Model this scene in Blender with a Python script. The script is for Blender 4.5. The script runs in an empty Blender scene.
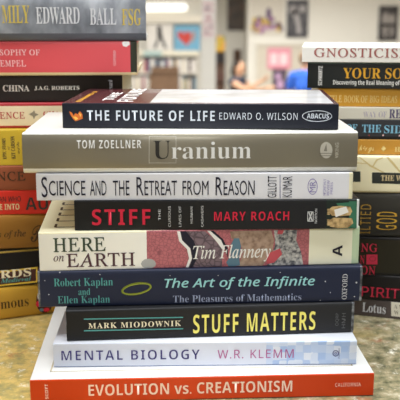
import bpy, bmesh, math, random
from mathutils import Vector, Matrix
R = math.radians
scene = bpy.context.scene
COL = scene.collection

# ------------------------------------------------------------------ camera, world, lights, exposure
cam_data = bpy.data.cameras.new('camera')
cam = bpy.data.objects.new('camera', cam_data)
COL.objects.link(cam)
scene.camera = cam
cam_data.sensor_width = 36.0
cam_data.lens = 76.5
cam_data.clip_start = 0.02
cam_data.clip_end = 60
cam.location = (0, 0, 0.2528)
cam.rotation_euler = (R(90 - 12.47), 0, 0)
cam_data.dof.use_dof = True
cam_data.dof.focus_distance = 0.60
cam_data.dof.aperture_fstop = 16

world = bpy.data.worlds.new('world')
scene.world = world
world.use_nodes = True
world.node_tree.nodes['Background'].inputs[0].default_value = (0.95, 0.97, 1.0, 1)
world.node_tree.nodes['Background'].inputs[1].default_value = 0.25

scene.view_settings.view_transform = 'Standard'
scene.view_settings.look = 'None'
scene.view_settings.gamma = 1
scene.view_settings.use_curve_mapping = False
scene.view_settings.exposure = 0.0

def area(name, loc, rot, sx, sy, power, col=(1, 0.97, 0.92)):
    l = bpy.data.lights.new(name, 'AREA')
    l.shape = 'RECTANGLE'; l.size = sx; l.size_y = sy; l.energy = power; l.color = col
    o = bpy.data.objects.new(name, l); COL.objects.link(o)
    o.location = loc; o.rotation_euler = rot
    return o
NEAR = (0.93, 0.97, 1.0)
area('ceiling_lamp_over_table', (0.1, 0.5, 1.56), (0, 0, 0), 2.0, 1.0, 62, NEAR)
area('ceiling_lamp_behind_camera', (-0.3, -2.0, 1.56), (R(24), 0, 0), 3.0, 1.2, 74, NEAR)
area('fill_light_mid', (0.5, 5.2, 1.56), (0, 0, 0), 4.0, 1.2, 230, NEAR)  # unseen area light, added to brighten the pillar front
area('fill_light_far', (-0.3, 9.9, 1.56), (0, 0, 0), 5.0, 1.3, 190, (1, 0.99, 0.97)).data.spread = R(160)  # unseen area light, added for the shop background
area('fill_light_back', (0.6, 11.6, 1.56), (0, 0, 0), 5.0, 1.2, 150, (1, 0.99, 0.96)).data.spread = R(140)  # added area light out of view, brightens the far walls

# ------------------------------------------------------------------ helpers
def lin(c):
    c = c / 255.0
    return c / 12.92 if c <= 0.04045 else ((c + 0.055) / 1.055) ** 2.4
PAL = {
 'white': (232, 230, 226), 'paperwhite': (235, 232, 226), 'peach': (246, 214, 196), 'navyviolet': (58, 52, 112), 'plum': (176, 92, 146),
 'teal': (84, 156, 154), 'cream': (232, 222, 192), 'lemon': (246, 234, 120), 'dimgrey': (92, 92, 94), 'olive': (112, 122, 38), 'olivelight': (150, 160, 60),
 'paleteal': (150, 205, 208), 'bluegrey': (150, 160, 190), 'palegrey': (196, 196, 200), 'greendark': (62, 74, 58), 'plumdark': (82, 54, 60),
 'grey': (172, 172, 170), 'mauve': (116, 98, 104), 'clay': (172, 142, 120), 'slateblue': (92, 122, 138), 'rose': (196, 84, 92),
 'ink': (34, 32, 46), 'ink2': (48, 44, 40), 'crimson': (206, 36, 62), 'lightgrey': (206, 206, 206), 'green': (58, 112, 86), 'skin': (190, 160, 112),
 'lilac': (140, 128, 180), 'warmgrey': (186, 180, 166), 'dove': (130, 124, 112), 'flame': (212, 110, 44), 'ember': (244, 190, 84), 'paleblue': (214, 220, 228),
 'gold': (200, 176, 84), 'silver': (206, 206, 208), 'palepink': (242, 196, 196), 'brick': (178, 62, 66), 'brick2': (158, 92, 84), 'taupe': (136, 126, 108), 'umber': (64, 44, 26),
 'sand': (206, 184, 140), 'maroon': (70, 34, 30), 'yellow': (220, 186, 70), 'amber': (222, 164, 48), 'palegold': (226, 200, 130), 'lilacgrey': (170, 160, 176),
 'violetdark': (82, 72, 106), 'skyblue': (128, 182, 208), 'tan': (208, 186, 130), 'inkgreen': (44, 48, 44), 'ochregold2': (196, 152, 50), 'ochregold': (150, 116, 44), 'crimson2': (178, 36, 62), 'ivory': (222, 216, 200),
}
_mats = {}
def principled(name, rgb, rough=0.5, metal=0.0, spec=0.5, coat=0.0, bump=None, vary=0.0):
    """flat colour, optionally with a faint noise variation and paper bump; rgb is sRGB 0-255"""
    key = name
    if key in _mats: return _mats[key]
    m = bpy.data.materials.new(name); m.use_nodes = True
    nt = m.node_tree; b = nt.nodes['Principled BSDF']
    if max(rgb) < 70: spec = min(spec, 0.28)     # matt laminated dark card
    c = (lin(rgb[0]), lin(rgb[1]), lin(rgb[2]), 1)
    b.inputs['Base Color'].default_value = c
    b.inputs['Roughness'].default_value = rough
    b.inputs['Metallic'].default_value = metal
    b.inputs['Specular IOR Level'].default_value = spec
    b.inputs['Coat Weight'].default_value = coat
    b.inputs['Coat Roughness'].default_value = 0.12
    if vary:
        tc = nt.nodes.new('ShaderNodeTexCoord'); n = nt.nodes.new('ShaderNodeTexNoise'); r = nt.nodes.new('ShaderNodeValToRGB')
        n.inputs['Scale'].default_value = 60; n.inputs['Detail'].default_value = 6
        r.color_ramp.elements[0].position = 0.3; r.color_ramp.elements[1].position = 0.7
        r.color_ramp.elements[0].color = tuple(x * (1 - vary) for x in c[:3]) + (1,)
        r.color_ramp.elements[1].color = tuple(min(1, x * (1 + vary)) for x in c[:3]) + (1,)
        nt.links.new(tc.outputs['Object'], n.inputs['Vector']); nt.links.new(n.outputs['Fac'], r.inputs['Fac']); nt.links.new(r.outputs['Color'], b.inputs['Base Color'])
    if bump:
        tc = nt.nodes.new('ShaderNodeTexCoord'); n = nt.nodes.new('ShaderNodeTexNoise'); bp = nt.nodes.new('ShaderNodeBump')
        n.inputs['Scale'].default_value = bump[0]; bp.inputs['Strength'].default_value = bump[1]; bp.inputs['Distance'].default_value = 0.001
        nt.links.new(tc.outputs['Object'], n.inputs['Vector']); nt.links.new(n.outputs['Fac'], bp.inputs['Height']); nt.links.new(bp.outputs['Normal'], b.inputs['Normal'])
    _mats[key] = m
    return m
def ink(name):
    return principled('ink_' + name, PAL[name], 0.5, spec=0.3)
def pattern(name, kind, scale, stops, rough=0.5, detail=4, stretch=(1, 1, 1), coat=0.0):
    """procedural pattern through a colour ramp; stops = [(pos, rgb255)...]"""
    if name in _mats: return _mats[name]
    m = bpy.data.materials.new(name); m.use_nodes = True
    nt = m.node_tree; b = nt.nodes['Principled BSDF']
    b.inputs['Roughness'].default_value = rough; b.inputs['Coat Weight'].default_value = coat
    tc = nt.nodes.new('ShaderNodeTexCoord'); mp = nt.nodes.new('ShaderNodeMapping'); mp.inputs['Scale'].default_value = stretch
    nt.links.new(tc.outputs['Object'], mp.inputs['Vector'])
    if kind == 'noise':
        n = nt.nodes.new('ShaderNodeTexNoise'); n.inputs['Scale'].default_value = scale; n.inputs['Detail'].default_value = detail; out = n.outputs['Fac']
    elif kind == 'voronoi':
        n = nt.nodes.new('ShaderNodeTexVoronoi'); n.inputs['Scale'].default_value = scale; n.feature = 'DISTANCE_TO_EDGE'; out = n.outputs['Distance']
    elif kind == 'cells':
        n = nt.nodes.new('ShaderNodeTexVoronoi'); n.inputs['Scale'].default_value = scale; n.distance = 'CHEBYCHEV'; n.inputs['Randomness'].default_value = 0.35; out = n.outputs['Color']
    else:
        n = nt.nodes.new('ShaderNodeTexWave'); n.inputs['Scale'].default_value = scale; n.inputs['Distortion'].default_value = 2.0; n.bands_direction = 'Z'; out = n.outputs['Fac']
    nt.links.new(mp.outputs['Vector'], n.inputs['Vector'])
    r = nt.nodes.new('ShaderNodeValToRGB'); e = r.color_ramp.elements
    while len(e) < len(stops): e.new(0.5)
    for k, (p, c) in enumerate(stops):
        e[k].position = p; e[k].color = (lin(c[0]), lin(c[1]), lin(c[2]), 1)
    nt.links.new(out, r.inputs['Fac']); nt.links.new(r.outputs['Color'], b.inputs['Base Color'])
    _mats[name] = m
    return m

def link(name, me, mat=None, parent=None, loc=(0, 0, 0), rot=(0, 0, 0), smooth=False):
    o = bpy.data.objects.new(name, me); COL.objects.link(o)
    if mat is not None:
        for mm in (mat if isinstance(mat, (list, tuple)) else [mat]): me.materials.append(mm)
    if smooth:
        for p in me.polygons: p.use_smooth = True
    o.location = loc; o.rotation_euler = rot
    if parent is not None: o.parent = parent
    return o
def mesh(name, verts, faces, mats=None, **k):
    me = bpy.data.meshes.new(name); me.from_pydata([tuple(v) for v in verts], [], faces); me.update()
    return link(name, me, mats, **k)
def from_bm(name, bm, mats=None, **k):
    bmesh.ops.recalc_face_normals(bm, faces=bm.faces[:])
    me = bpy.data.meshes.new(name); bm.to_mesh(me); bm.free()
    return link(name, me, mats, **k)
def bm_box(bm, lo, hi, mi=0):
    r = bmesh.ops.create_cube(bm, size=1)
    for v in r['verts']:
        v.co = Vector([lo[i] + (v.co[i] + 0.5) * (hi[i] - lo[i]) for i in range(3)])
    for f in {f for v in r['verts'] for f in v.link_faces}: f.material_index = mi
    return r['verts']
def box(name, lo, hi, mat, parent=None, bevel=0.0, **k):
    bm = bmesh.new(); bm_box(bm, lo, hi)
    if bevel: bmesh.ops.bevel(bm, geom=bm.edges[:], offset=bevel, segments=2, affect='EDGES', profile=0.6)
    return from_bm(name, bm, mat, parent=parent, **k)
def thing(name, label, cat, loc=(0, 0, 0), rz=0.0, group=None):
    o = bpy.data.objects.new(name, None); COL.objects.link(o)
    o.empty_display_size = 0.02
    o.location = loc; o.rotation_euler = (0, 0, rz)
    tag(o, label, cat, group)
    return o
def tag(o, label, cat, group=None):
    o['label'] = label; o['category'] = cat
    if group: o['group'] = group
    return o
def struct(o):
    o['kind'] = 'structure'
    return o

# ------------------------------------------------------------------ lettering
def uni(s, up, lo):
    r = ''
    for ch in s:
        if ch.isascii() and ch.isupper(): r += chr(up + ord(ch) - 65)
        elif ch.isascii() and ch.islower():
            r += '\u210e' if (lo == 0x1D44E and ch == 'h') else chr(lo + ord(ch) - 97)
        else: r += ch
    return r
STYLES = {'serif': (0x1D400, 0x1D41A, -0.008), 'serifb': (0x1D400, 0x1D41A, 0.006), 'serifb-': (0x1D400, 0x1D41A, 0.002), 'ital': (0x1D434, 0x1D44E, 0.006), 'bital': (0x1D468, 0x1D482, 0),
          'sans': (0x1D5A0, 0x1D5BA, 0.004), 'sansb': (0x1D5D4, 0x1D5EE, 0.0), 'sansb-': (0x1D5D4, 0x1D5EE, -0.006), 'hand': (0x1D608, 0x1D622, 0.012), 'script': (0x1D4D0, 0x1D4EA, 0.006),
          'gill': (None, None, 0.0), 'roman': (0x1D434, 0x1D44E, 0.010), 'sans~': (0x1D5A0, 0x1D5BA, 0.0), 'sanswide': (0x1D5D4, 0x1D5EE, -0.018),
          'sansb~': (0x1D5D4, 0x1D5EE, -0.004), 'serifb~': (0x1D400, 0x1D41A, 0.0)}
def text_bm(txt, style):
    up, lo, off = STYLES[style]
    cu = bpy.data.curves.new('lettering', 'FONT')
    cu.body = txt if up is None else uni(txt, up, lo)
    cu.size = 1; cu.offset = off; cu.resolution_u = 3
    if style.endswith('~') or style == 'sanswide': cu.space_character = 1.18
    if style == 'roman': cu.shear = -0.27; cu.space_character = 1.06
    o = bpy.data.objects.new('lettering', cu); COL.objects.link(o)
    bpy.context.view_layer.update()
    me = bpy.data.meshes.new_from_object(o.evaluated_get(bpy.context.evaluated_depsgraph_get()))
    bm = bmesh.new(); bm.from_mesh(me)
    bpy.data.objects.remove(o); bpy.data.curves.remove(cu); bpy.data.meshes.remove(me)
    return bm
def fit_text(txt, style, u0, v0, u1, v1, rot):
    """a flat bmesh whose ink fills the box u0..u1, v0..v1 (rot 90 reads upwards)"""
    bm = text_bm(txt, style)
    if rot:
        for v in bm.verts: v.co = Vector((-v.co.y, v.co.x, 0))
    xs = [v.co.x for v in bm.verts]; ys = [v.co.y for v in bm.verts]
    x0, x1, y0, y1 = min(xs), max(xs), min(ys), max(ys)
    ua, ub = min(u0, u1), max(u0, u1); va, vb = min(v0, v1), max(v0, v1)
    for v in bm.verts:
        v.co = Vector((ua + (v.co.x - x0) / max(1e-6, x1 - x0) * (ub - ua), va + (v.co.y - y0) / max(1e-6, y1 - y0) * (vb - va), 0))
    return bm
def poly_bm(bm, pts):
    vs = [bm.verts.new((p[0], p[1], 0)) for p in pts]
    f = bm.faces.new(vs)
    if len(vs) > 4: bmesh.ops.triangulate(bm, faces=[f])

# ------------------------------------------------------------------ the book builder (centimetres inside, metres out)
CM = 0.01
def spine_profile(T, b, p):
    def prof(v):
        s = min(1.0, abs(2 * v / T - 1))
        return b * (1 - (1 - s ** p) ** (1 / p))
    return prof
PAPER = lambda: pattern('page_edges', 'wave', 900, [(0.0, (206, 196, 172)), (1.0, (236, 228, 208))], 0.8)
PAPER_WHITE = lambda: pattern('page_edges_white', 'wave', 900, [(0.0, (214, 210, 200)), (1.0, (240, 238, 232))], 0.8)
def make_book(key, name, label, group, mats, kind, zones=(), extra_top=None, warm_pages=True):
    """mats = (spine, front cover, back cover); kind 'hard' or 'paper'; zones = [(u0,u1,v0,v1,material)] as fractions of the spine"""
    d = BOOKS[key]; L, D, T = d['L'], d['D'], d['T']
    rz = R(d['rot'])
    hard = kind.startswith('hard')
    b, p, t = {'hard': (0.55, 3.4, 0.2), 'hardflat': (0.2, 6, 0.2), 'paper': (0.1, 12, 0.04)}[kind]
    b = min(b, T * 0.3)
    prof = spine_profile(T, b, p)
    # origin in the middle of the footprint
    ex = Vector((math.cos(rz), math.sin(rz), 0)); ey = Vector((-math.sin(rz), math.cos(rz), 0))
    ctr = Vector((d['x'], d['y'], d['z'])) + ey * (D / 2 - b * 0.5)
    root = thing(name, label, 'book', ctr * CM, rz, group)
    def loc(u, y, z): return Vector((u - L / 2, y - D / 2, z)) * CM
    # outer section: front cover free edge -> spine -> back cover free edge
    ztop = lambda y: (0.06 * math.exp(-((y - b - 0.75) / 0.22) ** 2) if hard else 0.0)
    sec = [(y, T - ztop(y), 'front') for y in [D, D * 0.66, D * 0.33, b + 1.3, b + 1.0, b + 0.85, b + 0.7, b + 0.5, b + 0.25]]
    n = 22
    vcuts = sorted({0.0, T} | {z[2] * T for z in zones} | {z[3] * T for z in zones})
    vs = sorted({round(T * (0.5 + 0.5 * math.sin(math.pi * (k / n - 0.5))), 5) for k in range(n + 1)} | {round(x, 5) for x in vcuts}, reverse=True)
    sec += [(prof(v), v, 'spine') for v in vs]
    sec += [(y, ztop(y), 'back') for y in [b + 0.25, b + 0.5, b + 0.7, b + 0.85, b + 1.0, b + 1.3, D * 0.33, D * 0.66, D]]
    us = sorted({0.0, L} | {z[0] * L for z in zones} | {z[1] * L for z in zones})
    # inner section
    inn = []
    for k, (y, z, w) in enumerate(sec):
        a = sec[max(0, k - 1)]; c = sec[min(len(sec) - 1, k + 1)]
        ty, tz = c[0] - a[0], c[1] - a[1]; ln = math.hypot(ty, tz) or 1
        ny, nz = -tz / ln, ty / ln           # towards the inside
        if k in (0, len(sec) - 1): ny = 0; nz = -1 if k == 0 else 1
        inn.append((y + ny * t, z + nz * t))
    allm = list(mats)
    for zn in zones:
        if zn[4] not in allm: allm.append(zn[4])
    bm = bmesh.new()
    O = [[bm.verts.new(loc(u, y, z)) for (y, z, w) in sec] for u in us]
    I = [[bm.verts.new(loc(u, y, z)) for (y, z) in inn] for u in us]
    for i in range(len(us) - 1):
        um = (us[i] + us[i + 1]) / 2
        for k in range(len(sec) - 1):
            f = bm.faces.new((O[i][k], O[i + 1][k], O[i + 1][k + 1], O[i][k + 1]))
            w = sec[k + 1][2] if sec[k][2] == 'spine' else sec[k][2]
            mi = {'spine': 0, 'front': 1, 'back': 2}[w]
            if w == 'spine':
                vm = (sec[k][1] + sec[k + 1][1]) / 2
                for zn in zones:
                    if zn[0] * L <= um <= zn[1] * L and zn[2] * T <= vm <= zn[3] * T: mi = allm.index(zn[4])
            f.material_index = mi
            f.smooth = True
            f2 = bm.faces.new((I[i][k + 1], I[i + 1][k + 1], I[i + 1][k], I[i][k])); f2.material_index = 1 if w == 'front' else 2 if w == 'back' else 0
        for k in (0, len(sec) - 1):
            f = bm.faces.new((O[i][k], I[i][k], I[i + 1][k], O[i + 1][k])); f.material_index = 1 if k == 0 else 2
    for i in (0, len(us) - 1):
        for k in range(len(sec) - 1):
            f = bm.faces.new((O[i][k], O[i][k + 1], I[i][k + 1], I[i][k])); f.material_index = {'front': 1, 'back': 2, 'spine': 0}[sec[k][2]]
    cover = from_bm('jacket' if kind == 'hard' else 'cover', bm, allm, parent=root)
    # page block with a slightly hollow fore edge
    ins = 0.3 if hard else 0.02
    y0 = b + t + 0.06; zs = [t + 0.004 + (T - 2 * t - 0.008) * k / 8 for k in range(9)]
    if hard: zs = [t + 0.07 + (T - 2 * t - 0.14) * k / 8 for k in range(9)]
    y1 = lambda z: D - ins - 0.01 - (0.22 if hard else 0.05) * (1 - (2 * z / T - 1) ** 2)
    bm = bmesh.new()
    P = [[bm.verts.new(loc(u, y, z)) for (y, z) in [(y0, zs[0])] + [(y1(z), z) for z in zs] + [(y0, zs[-1])]] for u in (ins + 0.01, L - ins - 0.01)]
    m = len(P[0])
    for k in range(m): bm.faces.new((P[0][k], P[1][k], P[1][(k + 1) % m], P[0][(k + 1) % m]))
    bm.faces.new(P[0]); bm.faces.new(P[1][::-1])
    from_bm('page_block', bm, PAPER() if warm_pages else PAPER_WHITE(), parent=root)
    # lettering, marks and pictures printed on the spine follow its curve
    def wrap(bm, lift):
        lo, hi = min(v.co.y for v in bm.verts), max(v.co.y for v in bm.verts)
        for q in [.01, .02, .035, .055] + [k / 14 for k in range(1, 14)] + [.945, .965, .98, .99]:
            if lo < T * q < hi and (b > 0.12 or not 0.1 < q < 0.9):
                bmesh.ops.bisect_plane(bm, geom=bm.verts[:] + bm.edges[:] + bm.faces[:], plane_co=(0, T * q, 0), plane_no=(0, 1, 0))
        for v in bm.verts: v.co = loc(v.co.x, prof(min(T, max(0, v.co.y))) - lift, min(T - 0.02, max(0.02, v.co.y)))
    pending = {}
    layer = 0
    for it in d['items']:
        if it[0] == 't':
            _, nm, txt, sty, u0, v0, u1, v1, col, rot = it
            bm = fit_text(txt, sty, u0, v0, u1, v1, rot); wrap(bm, 0.034)
            me = bpy.data.meshes.new(nm); bm.to_mesh(me); bm.free()
            o = link(nm, me, ink(col), parent=cover)
            o['label'] = '%s %s lettering on the spine' % (COLOUR_WORDS.get(col, col), nm.replace('_', ' '))
        else:
            _, nm, col, pts = it
            bm = pending.setdefault((nm, col, len(pending) if nm == 'scuff' else 0), bmesh.new())
            poly_bm(bm, pts)
    order = 0
    for (nm, col, _n), bm in pending.items():
        wrap(bm, 0.010 + 0.0025 * min(order, 8)); order += 1
        me = bpy.data.meshes.new(nm); bm.to_mesh(me); bm.free()
        link(nm, me, PICTURE[col]() if col in PICTURE and nm == 'picture' else ink(col), parent=cover)
    if extra_top: extra_top(cover, L, D, T, loc)
    return root
COLOUR_WORDS = {'peach': 'pale peach', 'navyviolet': 'dark violet', 'lemon': 'lemon yellow', 'dimgrey': 'dim grey', 'paleteal': 'pale teal', 'bluegrey': 'blue-grey', 'palegrey': 'pale grey', 'greendark': 'dark green', 'plumdark': 'dark plum', 'paperwhite': 'white',
 'ink': 'near-black', 'ink2': 'dark brown-black', 'lightgrey': 'light grey', 'warmgrey': 'warm grey', 'paleblue': 'pale bluish-white', 'palepink': 'pale pink', 'brick': 'brick red', 'brick2': 'brownish-red', 'umber': 'dark brown', 'sand': 'sand-coloured', 'palegold': 'pale gold',
 'lilacgrey': 'grey-lilac', 'violetdark': 'dark violet', 'skyblue': 'sky blue', 'ochregold2': (196, 152, 50), 'ochregold': 'dull gold', 'ochregold2': 'gold', 'crimson2': 'deep crimson'}
PICTURE = {
 'mauve': lambda: pattern('print_mauve_rock', 'voronoi', 260, [(0.0, (74, 60, 66)), (0.12, (118, 98, 106)), (1.0, (138, 116, 122))]),
 'newsprint': lambda: pattern('print_newsprint', 'noise', 420, [(0.35, (78, 78, 84)), (0.5, (160, 158, 156)), (0.7, (206, 202, 196))], detail=2),
 'clay': lambda: pattern('print_clay', 'noise', 260, [(0.3, (128, 100, 82)), (0.55, (172, 144, 124)), (1.0, (190, 166, 146))]),
 'skin': lambda: pattern('print_feet', 'noise', 300, [(0.3, (128, 98, 58)), (0.6, (206, 174, 120)), (1.0, (226, 200, 152))]),
}
BOOKS = {
'evo': dict(x=0.244, y=52.621, z=0.0, rot=2.82, L=22.9, D=15.2, T=1.618, items=[
  ('t','author_name','SCOTT','sansb-',0.966,0.297,1.169,1.364,'peach',90),
  ('t','title','EVOLUTION vs. CREATIONISM','sansb-',3.817,0.454,17.379,1.258,'peach',0),
  ('t','publisher_mark','CALIFORNIA','sans~',20.281,0.73,22.012,1.005,'peach',0),
]),
'mental': dict(x=0.387, y=54.423, z=1.63, rot=1.4, L=20.704, D=13.2, T=1.7, items=[
  ('t','title','MENTAL BIOLOGY','sanswide',0.542,0.507,9.931,1.205,'navyviolet',0),
  ('t','author_name','W.R. KLEMM','sans~',11.161,0.528,16.371,1.155,'plum',0),
  ('p','publisher_mark','navyviolet',[(19.47,0.82),(19.47,0.77),(19.41,0.78),(19.42,0.82)]),
  ('p','publisher_mark','navyviolet',[(19.47,0.77),(19.45,0.72),(19.4,0.75),(19.41,0.78)]),
  ('p','publisher_mark','navyviolet',[(19.45,0.72),(19.43,0.68),(19.39,0.72),(19.4,0.75)]),
  ('p','publisher_mark','navyviolet',[(19.43,0.68),(19.4,0.64),(19.36,0.69),(19.39,0.72)]),
  ('p','publisher_mark','navyviolet',[(19.4,0.64),(19.36,0.62),(19.33,0.67),(19.36,0.69)]),
  ('p','publisher_mark','navyviolet',[(19.36,0.62),(19.31,0.6),(19.3,0.66),(19.33,0.67)]),
  ('p','publisher_mark','navyviolet',[(19.31,0.6),(19.27,0.59),(19.27,0.65),(19.3,0.66)]),
  ('p','publisher_mark','navyviolet',[(19.27,0.59),(19.22,0.6),(19.23,0.66),(19.27,0.65)]),
  ('p','publisher_mark','navyviolet',[(19.22,0.6),(19.17,0.62),(19.2,0.67),(19.23,0.66)]),
  ('p','publisher_mark','navyviolet',[(19.17,0.62),(19.13,0.65),(19.16,0.69),(19.2,0.67)]),
  ('p','publisher_mark','navyviolet',[(19.13,0.65),(19.1,0.68),(19.14,0.72),(19.16,0.69)]),
  ('p','publisher_mark','navyviolet',[(19.1,0.68),(19.07,0.73),(19.12,0.75),(19.14,0.72)]),
  ('p','publisher_mark','navyviolet',[(19.07,0.73),(19.05,0.77),(19.11,0.79),(19.12,0.75)]),
  ('p','publisher_mark','navyviolet',[(19.05,0.77),(19.05,0.82),(19.1,0.82),(19.11,0.79)]),
  ('p','publisher_mark','navyviolet',[(19.05,0.82),(19.05,0.88),(19.1,0.86),(19.1,0.82)]),
  ('p','publisher_mark','navyviolet',[(19.05,0.88),(19.06,0.92),(19.11,0.9),(19.1,0.86)]),
  ('p','publisher_mark','navyviolet',[(19.06,0.92),(19.09,0.96),(19.13,0.93),(19.11,0.9)]),
  ('p','publisher_mark','navyviolet',[(19.09,0.96),(19.12,1.0),(19.16,0.95),(19.13,0.93)]),
  ('p','publisher_mark','navyviolet',[(19.12,1.0),(19.16,1.03),(19.18,0.97),(19.16,0.95)]),
  ('p','publisher_mark','navyviolet',[(19.16,1.03),(19.2,1.04),(19.22,0.99),(19.18,0.97)]),
  ('p','publisher_mark','navyviolet',[(19.2,1.04),(19.25,1.05),(19.25,0.99),(19.22,0.99)]),
  ('p','publisher_mark','navyviolet',[(19.25,1.05),(19.3,1.04),(19.29,0.99),(19.25,0.99)]),
  ('p','publisher_mark','navyviolet',[(19.3,1.04),(19.34,1.02),(19.32,0.97),(19.29,0.99)]),
  ('p','publisher_mark','navyviolet',[(19.34,1.02),(19.39,1.0),(19.35,0.95),(19.32,0.97)]),
  ('p','publisher_mark','navyviolet',[(19.39,1.0),(19.42,0.96),(19.38,0.93),(19.35,0.95)]),
  ('p','publisher_mark','navyviolet',[(19.42,0.96),(19.45,0.92),(19.4,0.89),(19.38,0.93)]),
  ('p','publisher_mark','navyviolet',[(19.45,0.92),(19.46,0.87),(19.41,0.86),(19.4,0.89)]),
  ('p','publisher_mark','navyviolet',[(19.46,0.87),(19.47,0.82),(19.42,0.82),(19.41,0.86)]),
  ('p','publisher_mark','navyviolet',[(19.35,0.82),(19.35,0.8),(19.31,0.81),(19.31,0.82)]),
  ('p','publisher_mark','navyviolet',[(19.35,0.8),(19.34,0.78),(19.3,0.8),(19.31,0.81)]),
  ('p','publisher_mark','navyviolet',[(19.34,0.78),(19.33,0.76),(19.3,0.79),(19.3,0.8)]),
  ('p','publisher_mark','navyviolet',[(19.33,0.76),(19.32,0.75),(19.29,0.78),(19.3,0.79)]),
  ('p','publisher_mark','navyviolet',[(19.32,0.75),(19.3,0.74),(19.28,0.78),(19.29,0.78)]),
  ('p','publisher_mark','navyviolet',[(19.3,0.74),(19.28,0.73),(19.27,0.77),(19.28,0.78)]),
  ('p','publisher_mark','navyviolet',[(19.28,0.73),(19.26,0.73),(19.26,0.77),(19.27,0.77)]),
  ('p','publisher_mark','navyviolet',[(19.26,0.73),(19.24,0.73),(19.25,0.77),(19.26,0.77)]),
  ('p','publisher_mark','navyviolet',[(19.24,0.73),(19.22,0.74),(19.24,0.78),(19.25,0.77)]),
  ('p','publisher_mark','navyviolet',[(19.22,0.74),(19.2,0.75),(19.23,0.78),(19.24,0.78)]),
  ('p','publisher_mark','navyviolet',[(19.2,0.75),(19.19,0.76),(19.22,0.79),(19.23,0.78)]),
  ('p','publisher_mark','navyviolet',[(19.19,0.76),(19.18,0.78),(19.22,0.8),(19.22,0.79)]),
  ('p','publisher_mark','navyviolet',[(19.18,0.78),(19.17,0.8),(19.21,0.81),(19.22,0.8)]),
  ('p','publisher_mark','navyviolet',[(19.17,0.8),(19.17,0.82),(19.21,0.82),(19.21,0.81)]),
  ('p','publisher_mark','navyviolet',[(19.17,0.82),(19.17,0.84),(19.21,0.83),(19.21,0.82)]),
  ('p','publisher_mark','navyviolet',[(19.17,0.84),(19.18,0.86),(19.21,0.84),(19.21,0.83)]),
  ('p','publisher_mark','navyviolet',[(19.18,0.86),(19.19,0.88),(19.22,0.85),(19.21,0.84)]),
  ('p','publisher_mark','navyviolet',[(19.19,0.88),(19.2,0.9),(19.23,0.86),(19.22,0.85)]),
  ('p','publisher_mark','navyviolet',[(19.2,0.9),(19.22,0.91),(19.24,0.87),(19.23,0.86)]),
  ('p','publisher_mark','navyviolet',[(19.22,0.91),(19.24,0.92),(19.25,0.87),(19.24,0.87)]),
  ('p','publisher_mark','navyviolet',[(19.24,0.92),(19.25,0.92),(19.26,0.87),(19.25,0.87)]),
  ('p','publisher_mark','navyviolet',[(19.25,0.92),(19.27,0.92),(19.27,0.87),(19.26,0.87)]),
  ('p','publisher_mark','navyviolet',[(19.27,0.92),(19.3,0.91),(19.28,0.87),(19.27,0.87)]),
  ('p','publisher_mark','navyviolet',[(19.3,0.91),(19.31,0.9),(19.29,0.86),(19.28,0.87)]),
  ('p','publisher_mark','navyviolet',[(19.31,0.9),(19.33,0.88),(19.3,0.85),(19.29,0.86)]),
  ('p','publisher_mark','navyviolet',[(19.33,0.88),(19.34,0.86),(19.3,0.84),(19.3,0.85)]),
  ('p','publisher_mark','navyviolet',[(19.34,0.86),(19.34,0.84),(19.3,0.83),(19.3,0.84)]),
  ('p','publisher_mark','navyviolet',[(19.34,0.84),(19.35,0.82),(19.31,0.82),(19.3,0.83)]),
  ('t','publisher_name','Foundation','sans',19.417,0.454,19.541,1.185,'navyviolet',90),
]),
'stuff': dict(x=0.83, y=55.439, z=3.343, rot=4.82, L=19.897, D=13.0, T=2.208, items=[
  ('p','rule','teal',[(1.2,1.62),(7.94,1.54),(7.94,1.46),(1.2,1.54)]),
  ('p','rule','teal',[(1.18,0.79),(7.94,0.71),(7.94,0.63),(1.17,0.7)]),
  ('t','author_name','MARK MIODOWNIK','serifb~',1.491,0.885,7.804,1.291,'cream',0),
  ('t','title','STUFF MATTERS','sansb~',8.632,0.304,17.164,1.675,'lemon',0),
  ('t','publisher_mark','HMH','sans',19.028,0.358,19.291,1.468,'dimgrey',90),
  ('t','publisher_mark','OQRP','sans',18.576,0.558,18.846,1.481,'dimgrey',90),
]),
'oxford': dict(x=0.114, y=55.855, z=5.563, rot=3.18, L=22.307, D=13.2, T=2.546, items=[
  ('t','author_name','Robert Kaplan','serif',1.083,1.335,5.082,2.049,'teal',0),
  ('t','author_name','and','serif',2.721,0.847,3.523,1.32,'teal',0),
  ('t','author_name','Ellen Kaplan','serif',1.308,0.113,4.85,0.79,'teal',0),
  ('p','emblem','olive',[(7.72,1.39),(7.71,1.29),(7.56,1.3),(7.58,1.37)]),
  ('p','emblem','olive',[(7.71,1.29),(7.65,1.19),(7.51,1.23),(7.56,1.3)]),
  ('p','emblem','olive',[(7.65,1.19),(7.54,1.08),(7.41,1.16),(7.51,1.23)]),
  ('p','emblem','olive',[(7.54,1.08),(7.38,0.98),(7.27,1.09),(7.41,1.16)]),
  ('p','emblem','olive',[(7.38,0.98),(7.19,0.9),(7.11,1.03),(7.27,1.09)]),
  ('p','emblem','olive',[(7.19,0.9),(6.98,0.83),(6.92,0.97),(7.11,1.03)]),
  ('p','emblem','olive',[(6.98,0.83),(6.74,0.78),(6.72,0.93),(6.92,0.97)]),
  ('p','emblem','olive',[(6.74,0.78),(6.51,0.75),(6.52,0.91),(6.72,0.93)]),
  ('p','emblem','olive',[(6.51,0.75),(6.28,0.75),(6.33,0.9),(6.52,0.91)]),
  ('p','emblem','olive',[(6.28,0.75),(6.08,0.77),(6.15,0.9),(6.33,0.9)]),
  ('p','emblem','olive',[(6.08,0.77),(5.9,0.81),(6.0,0.93),(6.15,0.9)]),
  ('p','emblem','olive',[(5.9,0.81),(5.76,0.87),(5.89,0.96),(6.0,0.93)]),
  ('p','emblem','olive',[(5.76,0.87),(5.67,0.95),(5.81,1.01),(5.89,0.96)]),
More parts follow.
